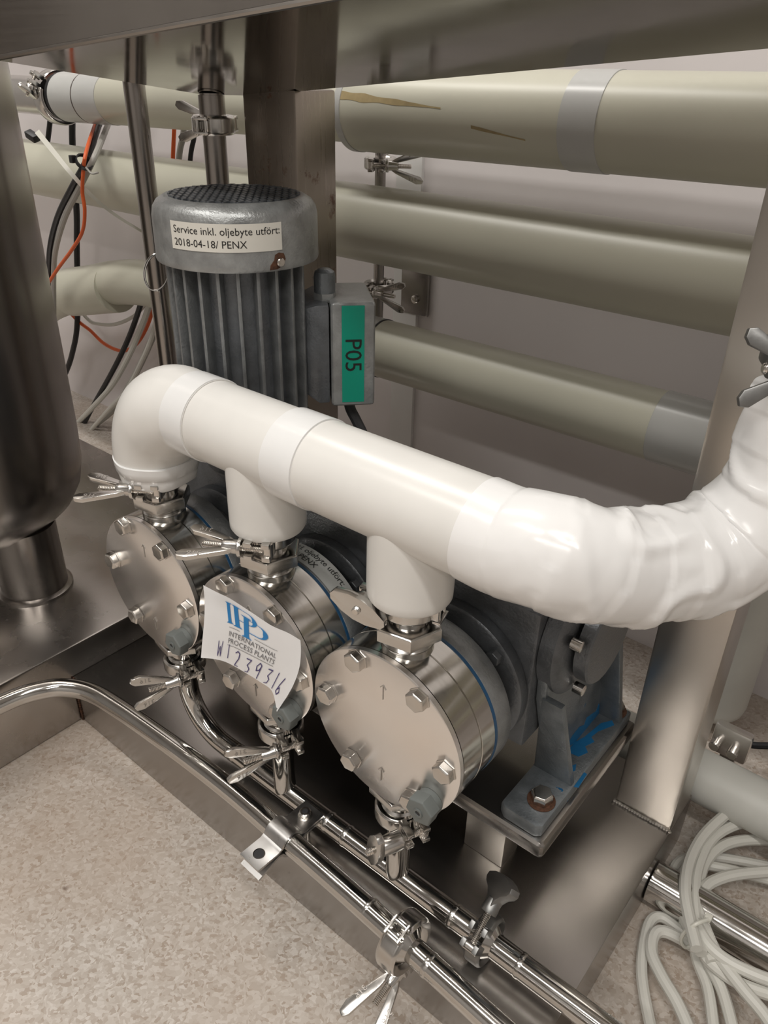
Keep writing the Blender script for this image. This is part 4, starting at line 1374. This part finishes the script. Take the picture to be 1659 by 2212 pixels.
# coil of white cable
cbp = at(1500, 2010, 2, -0.70)
coil = thing('cable_coil', 'loosely coiled white cable lying on the floor beside the frame', 'cable', (cbp.x, cbp.y, ZF))
CB = coil.location.copy()
loops = [
    ([(1505, 2050), (1490, 1990), (1480, 1930), (1486, 1870), (1512, 1815), (1555, 1770), (1610, 1730), (1690, 1690)], -0.672, 0.0056),
    ([(1515, 2060), (1505, 2000), (1500, 1930), (1508, 1870), (1535, 1815), (1580, 1785), (1640, 1772), (1710, 1775)], -0.682, 0.0056),
    ([(1525, 2060), (1510, 1990), (1508, 1930), (1520, 1870), (1556, 1830), (1610, 1815), (1700, 1815)], -0.690, 0.0056),
    ([(1505, 2040), (1475, 1985), (1455, 1930), (1452, 1890), (1470, 1860), (1520, 1850), (1590, 1858), (1700, 1880)], -0.708, 0.0052),
    ([(1500, 2035), (1480, 1990), (1466, 1940), (1470, 1895), (1500, 1868), (1560, 1875), (1640, 1895), (1700, 1910)], -0.700, 0.0052),
    ([(1540, 2080), (1515, 2010), (1512, 1960), (1520, 1920), (1550, 1900), (1600, 1888), (1700, 1880)], -0.686, 0.0056),
    ([(1520, 2050), (1470, 2010), (1430, 1982), (1405, 1990), (1392, 2030), (1386, 2090), (1392, 2150), (1410, 2240)], -0.712, 0.0052),
    ([(1520, 2060), (1470, 2028), (1432, 2012), (1412, 2022), (1408, 2060), (1430, 2110), (1465, 2170), (1500, 2250)], -0.704, 0.0052),
    ([(1490, 1990), (1520, 2060), (1560, 2100), (1610, 2130), (1700, 2160)], -0.690, 0.0056),
    ([(1500, 1990), (1530, 2040), (1570, 2075), (1630, 2105), (1700, 2130)], -0.680, 0.0056),
    ([(1485, 1970), (1505, 2070), (1530, 2140), (1545, 2250)], -0.708, 0.0056),
    ([(1495, 1970), (1520, 2060), (1560, 2140), (1590, 2250)], -0.700, 0.0056),
    ([(1505, 1960), (1545, 2055), (1600, 2130), (1650, 2190), (1690, 2250)], -0.684, 0.0062),
]
strands = [[at(a, b_, 2, z) for a, b_ in q_] for q_, z, r in loops]
for ia, ib in ((0, 8), (1, 9), (2, 12), (3, 11), (4, 10), (5, 7)):
    # out along one strand, round the far side of the coil and back along the other
    A, Bq = strands[ia], strands[ib]
    m1 = A[-1] + (A[-1] - A[-2]).normalized() * 0.04
    m2 = Bq[-1] + (Bq[-1] - Bq[-2]).normalized() * 0.04
    mm = (m1 + m2) / 2 + V(0.05 + 0.012 * ia, -0.01, 0)
    MB().tube(spline(A + [m1, mm, m2] + Bq[::-1], 8), loops[ia][2], 10).build('cable_loop', M['cable_white'], coil, base=CB)
A = strands[6]
e_ = A[-1] + (A[-1] - A[-2]).normalized() * 0.08
MB().tube(spline(A + [e_, e_ + V(0.05, -0.06, 0), e_ + V(0.12, -0.07, 0)], 8), loops[6][2], 10).build('cable_loop', M['cable_white'], coil, base=CB)
ct = thing('cable_tie', 'white cable tie holding the coiled cable', 'cable tie', at(1500, 2022, 2, -0.69))
q_ = [(1535, 1984), (1505, 1995), (1482, 2010), (1471, 2030), (1480, 2046), (1500, 2040)]
MB().tube([p - ct.location for p in spline([at(a, b_, 2, z) for (a, b_), z in zip(q_, (-0.668, -0.664, -0.676, -0.69, -0.70, -0.70))], 6)], 0.0018, 8).build('loop', M['strap'], ct)
MB().box(at(1530, 1982, 2, -0.668) - ct.location, (0.006, 0.006, 0.005)).build('lock', M['strap'], ct, 0.0006)

# ------------------------------------------------------------------ lift everything so that the floor is at zero
for o in list(col.objects):
    if o.parent is None and o.type != 'CAMERA':
        o.location.z += H
